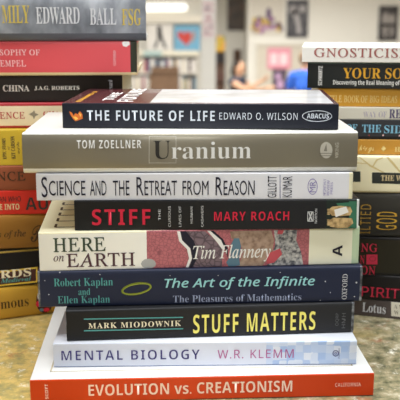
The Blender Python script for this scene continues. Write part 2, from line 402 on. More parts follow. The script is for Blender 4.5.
  ('p','emblem','olive',[(5.67,0.95),(5.63,1.04),(5.78,1.07),(5.81,1.01)]),
  ('p','emblem','olive',[(5.63,1.04),(5.64,1.15),(5.79,1.14),(5.78,1.07)]),
  ('p','emblem','olive',[(5.64,1.15),(5.71,1.25),(5.85,1.21),(5.79,1.14)]),
  ('p','emblem','olive',[(5.71,1.25),(5.82,1.36),(5.95,1.28),(5.85,1.21)]),
  ('p','emblem','olive',[(5.82,1.36),(5.97,1.45),(6.08,1.35),(5.95,1.28)]),
  ('p','emblem','olive',[(5.97,1.45),(6.16,1.54),(6.25,1.41),(6.08,1.35)]),
  ('p','emblem','olive',[(6.16,1.54),(6.38,1.61),(6.44,1.46),(6.25,1.41)]),
  ('p','emblem','olive',[(6.38,1.61),(6.61,1.66),(6.63,1.5),(6.44,1.46)]),
  ('p','emblem','olive',[(6.61,1.66),(6.85,1.69),(6.84,1.53),(6.63,1.5)]),
  ('p','emblem','olive',[(6.85,1.69),(7.07,1.69),(7.03,1.54),(6.84,1.53)]),
  ('p','emblem','olive',[(7.07,1.69),(7.28,1.67),(7.2,1.53),(7.03,1.54)]),
  ('p','emblem','olive',[(7.28,1.67),(7.45,1.63),(7.35,1.51),(7.2,1.53)]),
  ('p','emblem','olive',[(7.45,1.63),(7.59,1.57),(7.47,1.48),(7.35,1.51)]),
  ('p','emblem','olive',[(7.59,1.57),(7.68,1.49),(7.54,1.43),(7.47,1.48)]),
  ('p','emblem','olive',[(7.68,1.49),(7.72,1.39),(7.58,1.37),(7.54,1.43)]),
  ('p','emblem','olivelight',[(7.7,1.36),(7.69,1.27),(7.64,1.28),(7.65,1.35)]),
  ('p','emblem','olivelight',[(7.69,1.27),(7.62,1.18),(7.58,1.2),(7.64,1.28)]),
  ('p','emblem','olivelight',[(7.62,1.18),(7.52,1.09),(7.48,1.12),(7.58,1.2)]),
  ('p','emblem','olivelight',[(7.52,1.09),(7.37,1.01),(7.34,1.04),(7.48,1.12)]),
  ('p','emblem','olivelight',[(7.37,1.01),(7.19,0.94),(7.16,0.98),(7.34,1.04)]),
  ('p','emblem','olivelight',[(7.19,0.94),(6.99,0.87),(6.97,0.92),(7.16,0.98)]),
  ('p','emblem','olivelight',[(6.99,0.87),(6.77,0.83),(6.76,0.88),(6.97,0.92)]),
  ('p','emblem','olivelight',[(6.77,0.83),(6.55,0.8),(6.55,0.85),(6.76,0.88)]),
  ('p','emblem','olivelight',[(6.55,0.8),(6.33,0.79),(6.35,0.84),(6.55,0.85)]),
  ('p','emblem','olivelight',[(6.33,0.79),(6.14,0.81),(6.16,0.85),(6.35,0.84)]),
  ('p','emblem','olivelight',[(6.14,0.81),(5.97,0.84),(6.01,0.88),(6.16,0.85)]),
  ('p','emblem','olivelight',[(5.97,0.84),(5.85,0.89),(5.89,0.92),(6.01,0.88)]),
  ('p','emblem','olivelight',[(5.85,0.89),(5.76,0.95),(5.81,0.97),(5.89,0.92)]),
  ('p','emblem','olivelight',[(5.76,0.95),(5.73,1.03),(5.77,1.04),(5.81,0.97)]),
  ('p','emblem','olivelight',[(5.73,1.03),(5.74,1.12),(5.79,1.11),(5.77,1.04)]),
  ('p','emblem','olivelight',[(5.74,1.12),(5.8,1.21),(5.84,1.19),(5.79,1.11)]),
  ('p','emblem','olivelight',[(5.8,1.21),(5.91,1.3),(5.95,1.27),(5.84,1.19)]),
  ('p','emblem','olivelight',[(5.91,1.3),(6.05,1.38),(6.09,1.35),(5.95,1.27)]),
  ('p','emblem','olivelight',[(6.05,1.38),(6.23,1.46),(6.26,1.42),(6.09,1.35)]),
  ('p','emblem','olivelight',[(6.23,1.46),(6.44,1.52),(6.46,1.47),(6.26,1.42)]),
  ('p','emblem','olivelight',[(6.44,1.52),(6.66,1.56),(6.66,1.52),(6.46,1.47)]),
  ('p','emblem','olivelight',[(6.66,1.56),(6.88,1.59),(6.87,1.54),(6.66,1.52)]),
  ('p','emblem','olivelight',[(6.88,1.59),(7.09,1.6),(7.08,1.55),(6.87,1.54)]),
  ('p','emblem','olivelight',[(7.09,1.6),(7.28,1.59),(7.26,1.54),(7.08,1.55)]),
  ('p','emblem','olivelight',[(7.28,1.59),(7.45,1.55),(7.42,1.52),(7.26,1.54)]),
  ('p','emblem','olivelight',[(7.45,1.55),(7.58,1.5),(7.54,1.48),(7.42,1.52)]),
  ('p','emblem','olivelight',[(7.58,1.5),(7.66,1.44),(7.62,1.42),(7.54,1.48)]),
  ('p','emblem','olivelight',[(7.66,1.44),(7.7,1.36),(7.65,1.35),(7.62,1.42)]),
  ('t','title','The Art of the Infinite','hand',8.6,1.052,18.988,1.94,'paleteal',0),
  ('t','subtitle','The Pleasures of Mathematics','serif',9.176,0.176,18.072,0.692,'bluegrey',0),
  ('t','publisher_mark','OXFORD','roman',20.904,0.184,21.262,2.028,'palegrey',90),
  ('p','scuff','palegrey',[(19.77,1.51),(19.75,1.47),(19.71,1.46),(19.68,1.49),(19.67,1.53),(19.71,1.56),(19.75,1.55)]),
  ('p','scuff','palegrey',[(21.96,1.4),(21.94,1.34),(21.89,1.33),(21.84,1.37),(21.84,1.43),(21.88,1.46),(21.93,1.45)]),
  ('p','scuff','palegrey',[(9.02,2.13),(9.0,2.1),(8.97,2.1),(8.95,2.12),(8.95,2.15),(8.97,2.17),(9.0,2.16)]),
  ('p','scuff','palegrey',[(0.76,0.92),(0.74,0.89),(0.7,0.88),(0.68,0.9),(0.68,0.94),(0.71,0.96),(0.74,0.95)]),
  ('p','scuff','palegrey',[(4.25,2.29),(4.23,2.26),(4.21,2.25),(4.18,2.27),(4.18,2.3),(4.21,2.32),(4.24,2.31)]),
  ('p','scuff','palegrey',[(12.31,2.07),(12.3,2.04),(12.27,2.04),(12.25,2.06),(12.25,2.09),(12.27,2.11),(12.3,2.1)]),
  ('p','scuff','palegrey',[(13.85,-0.06),(13.84,-0.08),(13.81,-0.09),(13.79,-0.07),(13.79,-0.04),(13.81,-0.02),(13.84,-0.03)]),
  ('p','scuff','palegrey',[(19.45,0.13),(19.43,0.1),(19.41,0.09),(19.38,0.11),(19.38,0.15),(19.4,0.17),(19.43,0.16)]),
  ('p','scuff','palegrey',[(20.13,0.7),(20.12,0.67),(20.09,0.67),(20.07,0.69),(20.06,0.72),(20.09,0.74),(20.12,0.73)]),
  ('p','scuff','palegrey',[(1.55,2.47),(1.54,2.44),(1.5,2.43),(1.48,2.46),(1.48,2.49),(1.51,2.52),(1.54,2.51)]),
  ('p','scuff','palegrey',[(10.38,0.01),(10.36,-0.01),(10.34,-0.01),(10.32,0.0),(10.32,0.03),(10.34,0.04),(10.36,0.04)]),
  ('p','scuff','palegrey',[(16.6,2.21),(16.59,2.19),(16.56,2.18),(16.53,2.2),(16.53,2.23),(16.55,2.25),(16.59,2.24)]),
  ('p','scuff','palegrey',[(21.84,0.38),(21.83,0.34),(21.79,0.33),(21.76,0.36),(21.76,0.4),(21.79,0.42),(21.82,0.41)]),
  ('p','scuff','palegrey',[(0.52,1.92),(0.5,1.9),(0.47,1.89),(0.45,1.91),(0.45,1.94),(0.48,1.96),(0.51,1.95)]),
]),
'here': dict(x=0.092, y=56.16, z=8.121, rot=4.6, L=21.97, D=13.0, T=2.667, items=[
  ('t','title','HERE','roman',0.955,1.326,4.463,2.3,'greendark',0),
  ('t','title','on','ital',0.945,0.661,1.643,1.056,'plumdark',0),
  ('t','title','EARTH','roman',1.808,0.239,6.44,1.202,'plumdark',0),
  ('p','picture','grey',[(7.87,0.34),(7.8,0.16),(7.61,0.04),(7.35,-0.0),(7.1,0.05),(6.91,0.18),(6.84,0.36),(6.92,0.54),(7.1,0.67),(7.36,0.71),(7.62,0.66),(7.8,0.52)]),
  ('p','picture','mauve',[(10.0,2.59),(11.23,2.57),(11.92,1.92),(12.41,1.27),(12.42,-0.04),(9.99,-0.03),(10.27,0.68),(10.14,1.32),(9.59,1.9),(9.46,2.46)]),
  ('p','picture','paperwhite',[(9.32,2.61),(9.53,2.6),(9.66,1.97),(10.21,1.39),(10.34,0.67),(10.06,-0.04),(9.89,-0.03),(10.13,0.68),(10.0,1.32),(9.46,1.9)]),
  ('p','picture','paperwhite',[(11.37,2.6),(11.58,2.6),(12.34,1.91),(12.62,1.26),(12.41,1.27),(12.06,1.77)]),
  ('p','rift','ink',[(9.53,2.6),(9.94,2.6),(10.48,1.88),(10.69,1.31),(10.62,0.52),(10.34,-0.04),(10.1,-0.04),(10.38,0.67),(10.24,1.39),(9.69,1.97)]),
  ('p','rift','ink',[(11.58,2.6),(11.82,2.59),(12.47,1.98),(12.82,1.26),(12.79,0.62),(12.62,1.26),(12.34,1.91)]),
  ('p','picture','clay',[(12.95,2.53),(15.78,2.54),(16.0,1.83),(15.88,0.97),(15.2,-0.02),(13.53,-0.05),(13.86,1.02),(13.65,1.74),(13.02,2.04)]),
  ('p','picture','slateblue',[(13.03,1.61),(13.23,2.03),(13.58,2.02),(13.72,1.45),(13.59,0.74),(13.66,0.09),(12.9,-0.03),(12.69,0.33),(13.03,0.82)]),
  ('p','picture','newsprint',[(15.99,2.54),(17.59,2.54),(17.54,1.8),(17.91,0.93),(18.08,-0.01),(15.48,-0.02),(15.88,0.83),(16.08,1.54)]),
  ('p','picture','rose',[(15.47,0.84),(16.43,1.25),(16.58,0.81),(16.04,0.25),(15.55,0.12)]),
  ('p','picture','rose',[(16.27,2.54),(16.69,2.53),(16.55,2.25),(16.21,2.25)]),
  ('t','author_name','Tim Flannery','ital',10.411,0.322,15.779,1.594,'paperwhite',0),
  ('t','publisher_mark','A','sansb',20.112,0.58,20.798,1.374,'ink',90),
]),
'stiff': dict(x=1.17, y=56.161, z=10.8, rot=1.62, L=19.316, D=13.0, T=2.048, items=[
  ('t','title','STIFF','sansb~',1.176,0.376,5.13,1.491,'crimson',0),
  ('t','subtitle','THE','sans',5.66,0.694,5.823,1.46,'lightgrey',90),
  ('t','subtitle','CURIOUS','sans',6.337,0.234,6.499,1.664,'lightgrey',90),
  ('t','subtitle','LIVES OF','sans',7.049,0.229,7.212,1.66,'lightgrey',90),
  ('t','subtitle','HUMAN','sans',7.83,0.469,7.993,1.62,'lightgrey',90),
  ('t','subtitle','CADAVERS','sans',8.556,0.218,8.719,1.685,'lightgrey',90),
  ('t','author_name','MARY ROACH','sansb~',9.44,0.629,14.553,1.259,'crimson',0),
  ('p','publisher_mark','lightgrey',[(15.8,1.23),(16.21,1.23),(16.21,1.18),(15.8,1.19)]),
  ('p','publisher_mark','lightgrey',[(15.81,0.58),(16.23,0.58),(16.23,0.53),(15.81,0.53)]),
  ('p','publisher_mark','lightgrey',[(15.8,1.23),(15.84,1.23),(15.86,0.53),(15.81,0.53)]),
  ('p','publisher_mark','lightgrey',[(16.16,1.23),(16.21,1.23),(16.23,0.53),(16.18,0.53)]),
  ('p','publisher_mark','lightgrey',[(15.85,1.18),(15.93,1.18),(16.18,0.59),(16.09,0.59)]),
  ('p','publisher_mark','lightgrey',[(16.07,1.18),(16.16,1.18),(15.95,0.59),(15.86,0.59)]),
  ('t','publisher_name','NORTON','sans',16.304,0.409,16.468,1.426,'lightgrey',90),
  ('p','picture','green',[(18.62,1.93),(19.14,1.93),(19.21,0.04),(18.7,0.04)]),
  ('p','picture','green',[(18.33,0.54),(18.88,0.67),(18.9,0.04),(18.35,0.04)]),
  ('p','picture','green',[(17.74,1.8),(18.69,1.86),(18.7,1.58),(17.88,1.59)]),
  ('p','picture','skin',[(17.27,1.39),(17.47,1.56),(18.02,1.62),(18.71,1.55),(18.86,1.23),(18.73,0.95),(18.05,0.89),(17.5,0.93),(17.25,1.18)]),
  ('p','picture','skin',[(17.3,0.61),(17.57,0.79),(18.19,0.78),(18.87,0.74),(18.96,0.39),(18.62,0.08),(17.94,0.06),(17.38,0.15),(17.24,0.4)]),
  ('p','picture','skin',[(17.35,1.36),(17.32,1.32),(17.24,1.31),(17.16,1.32),(17.13,1.36),(17.16,1.4),(17.24,1.42),(17.32,1.4)]),
  ('p','picture','skin',[(17.36,1.25),(17.32,1.22),(17.25,1.2),(17.17,1.22),(17.14,1.26),(17.17,1.3),(17.24,1.31),(17.32,1.29)]),
  ('p','picture','skin',[(17.36,1.15),(17.33,1.11),(17.25,1.09),(17.17,1.11),(17.14,1.15),(17.17,1.19),(17.25,1.2),(17.32,1.19)]),
  ('p','picture','skin',[(17.36,1.04),(17.33,1.0),(17.25,0.98),(17.18,1.0),(17.14,1.04),(17.17,1.08),(17.25,1.09),(17.33,1.08)]),
  ('p','picture','skin',[(17.36,0.63),(17.33,0.59),(17.25,0.57),(17.18,0.59),(17.14,0.63),(17.17,0.67),(17.25,0.68),(17.33,0.67)]),
  ('p','picture','skin',[(17.36,0.52),(17.34,0.47),(17.26,0.46),(17.18,0.48),(17.15,0.52),(17.18,0.56),(17.25,0.57),(17.33,0.56)]),
  ('p','picture','skin',[(17.37,0.4),(17.34,0.36),(17.26,0.35),(17.18,0.36),(17.15,0.4),(17.18,0.44),(17.26,0.46),(17.34,0.44)]),
  ('p','picture','skin',[(17.37,0.29),(17.34,0.25),(17.27,0.23),(17.19,0.25),(17.15,0.29),(17.18,0.33),(17.26,0.35),(17.34,0.33)]),
  ('p','picture','paperwhite',[(17.62,1.35),(18.43,1.57),(18.62,1.17),(17.74,0.82)]),
]),
'science': dict(x=-0.33, y=56.241, z=12.86, rot=1.27, L=21.347, D=13.2, T=1.831, items=[
  ('t','title','S','gill',0.347,0.225,0.749,1.64,'ink',0),
  ('t','title','CIENCE','gill',0.84,0.342,3.289,1.373,'ink',0),
  ('t','title','AND','gill',3.592,0.346,4.701,1.364,'ink',0),
  ('t','title','THE','gill',5.138,0.339,6.248,1.357,'ink',0),
  ('t','title','R','gill',6.722,0.333,7.193,1.599,'ink',0),
  ('t','title','ETREAT','gill',7.259,0.34,9.45,1.346,'ink',0),
  ('t','title','FROM','gill',9.821,0.329,11.578,1.336,'ink',0),
  ('t','title','R','gill',12.051,0.321,12.524,1.576,'ink',0),
  ('t','title','EASON','gill',12.592,0.315,14.691,1.337,'ink',0),
  ('t','author_name','GILLOTT','gill',15.571,0.145,16.182,1.63,'ink',90),
  ('p','rule','navyviolet',[(16.38,1.7),(16.41,0.09),(16.46,0.09),(16.42,1.7)]),
  ('t','author_name','KUMAR','gill',16.589,0.16,17.233,1.611,'ink',90),
  ('p','publisher_mark','lilac',[(18.97,0.88),(18.96,0.76),(18.91,0.77),(18.92,0.88)]),
  ('p','publisher_mark','lilac',[(18.96,0.76),(18.94,0.64),(18.9,0.66),(18.91,0.77)]),
  ('p','publisher_mark','lilac',[(18.94,0.64),(18.9,0.53),(18.86,0.56),(18.9,0.66)]),
  ('p','publisher_mark','lilac',[(18.9,0.53),(18.85,0.45),(18.82,0.48),(18.86,0.56)]),
  ('p','publisher_mark','lilac',[(18.85,0.45),(18.79,0.38),(18.77,0.42),(18.82,0.48)]),
  ('p','publisher_mark','lilac',[(18.79,0.38),(18.72,0.34),(18.7,0.39),(18.77,0.42)]),
  ('p','publisher_mark','lilac',[(18.72,0.34),(18.64,0.33),(18.64,0.37),(18.7,0.39)]),
  ('p','publisher_mark','lilac',[(18.64,0.33),(18.57,0.34),(18.57,0.39),(18.64,0.37)]),
  ('p','publisher_mark','lilac',[(18.57,0.34),(18.49,0.38),(18.51,0.42),(18.57,0.39)]),
  ('p','publisher_mark','lilac',[(18.49,0.38),(18.43,0.45),(18.45,0.49),(18.51,0.42)]),
  ('p','publisher_mark','lilac',[(18.43,0.45),(18.37,0.54),(18.41,0.57),(18.45,0.49)]),
  ('p','publisher_mark','lilac',[(18.37,0.54),(18.33,0.64),(18.37,0.66),(18.41,0.57)]),
  ('p','publisher_mark','lilac',[(18.33,0.64),(18.3,0.76),(18.34,0.77),(18.37,0.66)]),
  ('p','publisher_mark','lilac',[(18.3,0.76),(18.29,0.88),(18.33,0.88),(18.34,0.77)]),
  ('p','publisher_mark','lilac',[(18.29,0.88),(18.29,1.0),(18.34,0.99),(18.33,0.88)]),
  ('p','publisher_mark','lilac',[(18.29,1.0),(18.31,1.12),(18.36,1.1),(18.34,0.99)]),
  ('p','publisher_mark','lilac',[(18.31,1.12),(18.35,1.23),(18.39,1.2),(18.36,1.1)]),
  ('p','publisher_mark','lilac',[(18.35,1.23),(18.4,1.31),(18.43,1.27),(18.39,1.2)]),
  ('p','publisher_mark','lilac',[(18.4,1.31),(18.46,1.38),(18.49,1.33),(18.43,1.27)]),
  ('p','publisher_mark','lilac',[(18.46,1.38),(18.54,1.42),(18.55,1.37),(18.49,1.33)]),
  ('p','publisher_mark','lilac',[(18.54,1.42),(18.61,1.43),(18.61,1.38),(18.55,1.37)]),
  ('p','publisher_mark','lilac',[(18.61,1.43),(18.69,1.42),(18.68,1.37),(18.61,1.38)]),
  ('p','publisher_mark','lilac',[(18.69,1.42),(18.76,1.38),(18.74,1.33),(18.68,1.37)]),
  ('p','publisher_mark','lilac',[(18.76,1.38),(18.82,1.31),(18.8,1.27),(18.74,1.33)]),
  ('p','publisher_mark','lilac',[(18.82,1.31),(18.88,1.22),(18.84,1.19),(18.8,1.27)]),
  ('p','publisher_mark','lilac',[(18.88,1.22),(18.93,1.12),(18.88,1.1),(18.84,1.19)]),
  ('p','publisher_mark','lilac',[(18.93,1.12),(18.95,1.0),(18.91,0.99),(18.88,1.1)]),
  ('p','publisher_mark','lilac',[(18.95,1.0),(18.97,0.88),(18.92,0.88),(18.91,0.99)]),
  ('t','publisher_mark','MR','gill',18.422,0.499,18.83,1.26,'lilac',90),
  ('t','publisher_name','MONTHLY','sans',19.34,0.287,19.517,1.429,'lilac',90),
  ('t','publisher_name','REVIEW','sans',19.593,0.286,19.764,1.324,'lilac',90),
  ('t','publisher_name','PRESS','sans',19.833,0.355,19.996,1.185,'lilac',90),
]),
'uranium': dict(x=-0.613, y=56.462, z=14.704, rot=1.69, L=22.427, D=12.2, T=2.734, items=[
  ('t','author_name','TOM ZOELLNER','sansb~',3.629,1.711,7.909,2.271,'white',0),
  ('p','emblem','warmgrey',[(8.42,2.5),(10.24,2.49),(10.24,2.45),(8.42,2.46)]),
  ('p','emblem','warmgrey',[(8.39,0.73),(10.23,0.72),(10.23,0.68),(8.39,0.69)]),
  ('p','emblem','warmgrey',[(8.42,2.5),(8.46,2.5),(8.43,0.69),(8.39,0.69)]),
  ('p','emblem','warmgrey',[(10.2,2.49),(10.24,2.49),(10.23,0.68),(10.19,0.68)]),
  ('t','title','U','serif',8.694,0.974,9.846,2.202,'ink2',0),
  ('t','title','ranium','serif',9.913,0.978,15.246,2.133,'white',0),
  ('p','publisher_mark','warmgrey',[(20.72,1.52),(20.7,1.33),(20.63,1.16),(20.52,1.03),(20.39,0.97),(20.24,0.97),(20.1,1.04),(19.99,1.16),(19.91,1.33),(19.88,1.52),(19.9,1.71),(19.96,1.88),(20.07,2.0),(20.21,2.07),(20.35,2.07),(20.49,2.0),(20.61,1.88),(20.69,1.71)]),
  ('p','publisher_mark','dove',[(19.86,1.34),(19.86,1.28),(20.75,1.28),(20.74,1.33)]),
  ('p','publisher_mark','dove',[(19.87,1.17),(19.87,1.12),(20.75,1.11),(20.75,1.17)]),
  ('p','publisher_mark','dove',[(20.13,1.45),(20.29,1.96),(20.36,1.45)]),
  ('t','publisher_name','VIKING','gill',20.888,0.97,21.132,2.028,'warmgrey',90),
]),
'future': dict(x=-0.026, y=58.084, z=17.45, rot=-2.33, L=18.911, D=11.2, T=1.721, items=[
  ('p','emblem','flame',[(0.49,1.18),(0.66,1.08),(0.79,0.87),(0.9,1.04),(1.07,0.97),(1.22,1.18),(1.39,0.98),(1.4,0.67),(1.13,0.56),(0.89,0.48),(0.72,0.66),(0.55,0.94)]),
  ('p','emblem','ember',[(0.72,0.8),(0.93,0.8),(1.1,0.66),(0.92,0.56)]),
  ('p','emblem','ember',[(1.15,1.08),(1.32,0.94),(1.24,0.77)]),
  ('t','title','THE FUTURE OF LIFE','sansb~',1.716,0.538,10.495,1.253,'paleblue',0),
  ('t','author_name','EDWARD O. WILSON','sans~',10.804,0.651,16.134,1.13,'paleblue',0),
  ('p','publisher_mark','paleblue',[(18.47,0.92),(18.45,0.83),(18.4,0.84),(18.43,0.92)]),
  ('p','publisher_mark','paleblue',[(18.45,0.83),(18.38,0.75),(18.33,0.77),(18.4,0.84)]),
  ('p','publisher_mark','paleblue',[(18.38,0.75),(18.26,0.68),(18.22,0.71),(18.33,0.77)]),
  ('p','publisher_mark','paleblue',[(18.26,0.68),(18.1,0.61),(18.07,0.65),(18.22,0.71)]),
  ('p','publisher_mark','paleblue',[(18.1,0.61),(17.91,0.57),(17.89,0.61),(18.07,0.65)]),
  ('p','publisher_mark','paleblue',[(17.91,0.57),(17.69,0.54),(17.68,0.58),(17.89,0.61)]),
  ('p','publisher_mark','paleblue',[(17.69,0.54),(17.47,0.53),(17.47,0.57),(17.68,0.58)]),
  ('p','publisher_mark','paleblue',[(17.47,0.53),(17.24,0.54),(17.25,0.58),(17.47,0.57)]),
  ('p','publisher_mark','paleblue',[(17.24,0.54),(17.02,0.56),(17.05,0.61),(17.25,0.58)]),
  ('p','publisher_mark','paleblue',[(17.02,0.56),(16.83,0.61),(16.86,0.65),(17.05,0.61)]),
  ('p','publisher_mark','paleblue',[(16.83,0.61),(16.67,0.67),(16.7,0.7),(16.86,0.65)]),
  ('p','publisher_mark','paleblue',[(16.67,0.67),(16.55,0.74),(16.59,0.76),(16.7,0.7)]),
  ('p','publisher_mark','paleblue',[(16.55,0.74),(16.47,0.82),(16.51,0.84),(16.59,0.76)]),
  ('p','publisher_mark','paleblue',[(16.47,0.82),(16.44,0.91),(16.49,0.91),(16.51,0.84)]),
  ('p','publisher_mark','paleblue',[(16.44,0.91),(16.46,1.0),(16.51,0.99),(16.49,0.91)]),
  ('p','publisher_mark','paleblue',[(16.46,1.0),(16.54,1.08),(16.58,1.06),(16.51,0.99)]),
  ('p','publisher_mark','paleblue',[(16.54,1.08),(16.66,1.16),(16.69,1.13),(16.58,1.06)]),
  ('p','publisher_mark','paleblue',[(16.66,1.16),(16.81,1.22),(16.84,1.18),(16.69,1.13)]),
  ('p','publisher_mark','paleblue',[(16.81,1.22),(17.01,1.26),(17.03,1.22),(16.84,1.18)]),
  ('p','publisher_mark','paleblue',[(17.01,1.26),(17.22,1.29),(17.23,1.25),(17.03,1.22)]),
  ('p','publisher_mark','paleblue',[(17.22,1.29),(17.45,1.3),(17.45,1.26),(17.23,1.25)]),
  ('p','publisher_mark','paleblue',[(17.45,1.3),(17.67,1.3),(17.66,1.25),(17.45,1.26)]),
  ('p','publisher_mark','paleblue',[(17.67,1.3),(17.89,1.27),(17.87,1.23),(17.66,1.25)]),
  ('p','publisher_mark','paleblue',[(17.89,1.27),(18.08,1.22),(18.05,1.19),(17.87,1.23)]),
  ('p','publisher_mark','paleblue',[(18.08,1.22),(18.24,1.16),(18.21,1.13),(18.05,1.19)]),
  ('p','publisher_mark','paleblue',[(18.24,1.16),(18.37,1.09),(18.32,1.07),(18.21,1.13)]),
  ('p','publisher_mark','paleblue',[(18.37,1.09),(18.44,1.01),(18.4,1.0),(18.32,1.07)]),
  ('p','publisher_mark','paleblue',[(18.44,1.01),(18.47,0.92),(18.43,0.92),(18.4,1.0)]),
  ('t','publisher_mark','ABACUS','sansb',16.765,0.753,18.256,1.094,'paleblue',0),
]),
'anonymous': dict(x=-21.303, y=65.812, z=0.0, rot=22.21, L=22.0, D=12.5, T=2.786, items=[
  ('t','author_name','mous','serif',15.911,1.014,18.242,1.641,'umber',0),
  ('p','picture','maroon',[(20.34,1.16),(20.28,0.78),(20.14,0.46),(19.94,0.23),(19.7,0.13),(19.44,0.17),(19.21,0.34),(19.03,0.61),(18.92,0.96),(18.89,1.35),(18.95,1.73),(19.09,2.04),(19.29,2.27),(19.53,2.37),(19.78,2.34),(20.01,2.17),(20.2,1.9),(20.31,1.55)]),
  ('p','picture','paperwhite',[(19.39,1.73),(19.35,1.53),(19.25,1.41),(19.13,1.43),(19.04,1.57),(19.02,1.78),(19.06,1.99),(19.16,2.1),(19.28,2.09),(19.36,1.95)]),
  ('p','picture','crimson',[(20.03,0.39),(19.97,0.27),(19.83,0.21),(19.66,0.23),(19.52,0.33),(19.48,0.46),(19.54,0.58),(19.68,0.64),(19.84,0.62),(19.98,0.52)]),
  ('p','picture','crimson',[(19.16,1.05),(19.12,0.89),(19.04,0.81),(18.95,0.82),(18.87,0.93),(18.85,1.09),(18.89,1.24),(18.97,1.33),(19.06,1.31),(19.14,1.21)]),
  ('p','picture','slateblue',[(19.51,0.46),(19.47,0.37),(19.38,0.32),(19.26,0.34),(19.17,0.41),(19.14,0.51),(19.18,0.6),(19.27,0.65),(19.39,0.63),(19.48,0.56)]),
]),
'wizards': dict(x=-22.313, y=66.134, z=2.798, rot=17.0, L=22.0, D=13, T=3.121, items=[
  ('p','label_panel','maroon',[(15.28,1.22),(19.92,1.41),(19.87,0.29),(15.22,0.12)]),
  ('p','label_border','yellow',[(15.29,1.37),(20.0,1.54),(19.99,1.4),(15.28,1.24)]),
  ('p','label_border','yellow',[(15.23,0.23),(19.95,0.31),(19.94,0.17),(15.22,0.09)]),
  ('p','label_border','yellow',[(19.87,1.53),(20.0,1.54),(19.94,0.17),(19.82,0.16)]),
  ('t','title','RDS','serifb',16.903,0.797,19.443,1.511,'cream',0),
  ('t','subtitle','Medieval','bital',16.915,0.384,19.419,0.777,'teal',0),
]),
'minds': dict(x=-22.425, y=66.925, z=5.931, rot=11.0, L=22.0, D=13, T=3.01, items=[
  ('t','title','s of the','ital',16.827,1.024,19.092,1.793,'umber',0),
  ('t','title','B','script',19.462,0.659,20.567,2.078,'umber',0),
]),
'red': dict(x=-22.25, y=67.616, z=8.953, rot=6.0, L=22.0, D=13, T=2.005, items=[
  ('t','subtitle','AN WHO','sans',16.765,1.086,18.542,1.54,'ink2',0),
  ('t','subtitle','E INTO','sansb-',16.813,0.41,18.391,0.917,'sand',0),
  ('t','title','AUS','sansb-',18.891,0.356,21.54,1.414,'ink2',0),
]),
'orange': dict(x=-23.579, y=67.787, z=10.97, rot=4.0, L=22.0, D=13, T=2.073, items=[
  ('t','title','NCE','roman',18.0,0.822,20.302,1.588,'umber',0),
]),
'carson': dict(x=-23.504, y=67.946, z=13.055, rot=3.0, L=22.0, D=13, T=2.928, items=[
  ('t','title','EPIC STORY','serifb-',18.476,0.533,18.766,2.297,'ink',90),
  ('t','title','of','ital',18.88,1.312,19.073,1.599,'ink',90),
  ('t','title','KIT CARSON','serifb-',19.172,0.567,19.493,2.414,'ink',90),
  ('t','title','and the','ital',19.637,0.976,19.847,1.962,'ink',90),
]),
'ence': dict(x=-22.466, y=68.898, z=15.995, rot=3.0, L=23.0, D=13.5, T=2.062, items=[
  ('t','title','ENCE','roman',17.654,0.78,19.675,1.336,'brick',0),
  ('t','author_name','CHA','serif',21.179,0.932,22.519,1.399,'brick',0),
  ('p','emblem','taupe',[(20.0,1.15),(20.33,1.31),(20.46,1.47),(20.53,1.23),(20.81,1.1),(20.52,0.98),(20.39,0.74),(20.32,0.98)]),
]),
'china': dict(x=-17.876, y=69.999, z=18.069, rot=1.5, L=23.0, D=15, T=2.17, items=[
  ('t','title','CHINA','serifb',13.221,0.847,15.383,1.37,'paperwhite',0),
  ('t','author_name','J.A.G. ROBERTS','serifb',15.792,0.929,19.474,1.297,'paperwhite',0),
  ('t','publisher_mark','Harvard','serifb',21.853,0.533,22.181,1.761,'palegrey',90),
]),
'hempel': dict(x=-17.101, y=69.339, z=20.251, rot=2.2, L=24.0, D=16, T=2.744, items=[
  ('t','title','SOPHY OF','roman',13.001,1.622,16.201,2.091,'palepink',0),
  ('t','author_name','EMPEL','roman',12.997,0.738,15.042,1.233,'palepink',0),
  ('t','publisher_mark','OXFORD','roman',22.084,0.791,22.302,1.991,'palepink',90),
  ('p','scuff','paperwhite',[(22.81,2.63),(22.97,2.73),(23.38,2.7),(23.45,2.47),(23.17,2.27),(22.89,2.35)]),
]),
'slaves': dict(x=-16.317, y=69.13, z=23.007, rot=3.2, L=24.0, D=16, T=3.578, items=[
  ('t','title','MILY','serifb-',12.618,1.419,14.784,2.779,'gold',0),
  ('t','author_name','EDWARD','serifb-',15.293,1.338,18.739,2.679,'silver',0),
  ('t','author_name','BALL','serifb-',19.532,1.288,21.643,2.587,'silver',0),
  ('t','publisher_mark','FSG','serifb-',22.081,1.223,23.6,2.525,'gold',0),
]),
'lotus': dict(x=22.395, y=66.033, z=0.0, rot=-17.3, L=22.0, D=12.5, T=1.491, items=[
  ('t','title','Lotus','serifb-',2.022,0.361,3.995,1.197,'palegrey',0),
  ('p','label_panel','ivory',[(4.4,1.54),(6.1,1.52),(6.17,0.22),(4.46,0.24)]),
  ('t','subtitle','A W','serif',4.647,0.936,5.465,1.289,'taupe',0),
  ('t','subtitle','W A','serif',4.672,0.425,5.491,0.76,'taupe',0),
]),
'spirit': dict(x=22.957, y=66.317, z=1.503, rot=-14.0, L=23.0, D=13.2, T=2.226, items=[
  ('t','title','PIRIT','sans',1.941,0.305,5.067,1.168,'crimson2',0),
]),
'ng': dict(x=23.043, y=67.117, z=3.741, rot=-8.0, L=23.0, D=13.5, T=3.301, items=[
  ('t','title','NG','roman',1.811,2.006,3.145,2.732,'crimson2',0),
  ('t','title','N','roman',1.769,0.958,2.148,1.689,'crimson2',0),
  ('p','emblem','crimson2',[(2.28,1.77),(2.31,0.92),(3.21,0.96),(3.17,1.81)]),
  ('p','emblem','maroon',[(3.07,1.43),(3.05,1.33),(3.01,1.35),(3.03,1.43)]),
  ('p','emblem','maroon',[(3.05,1.33),(2.98,1.25),(2.95,1.28),(3.01,1.35)]),
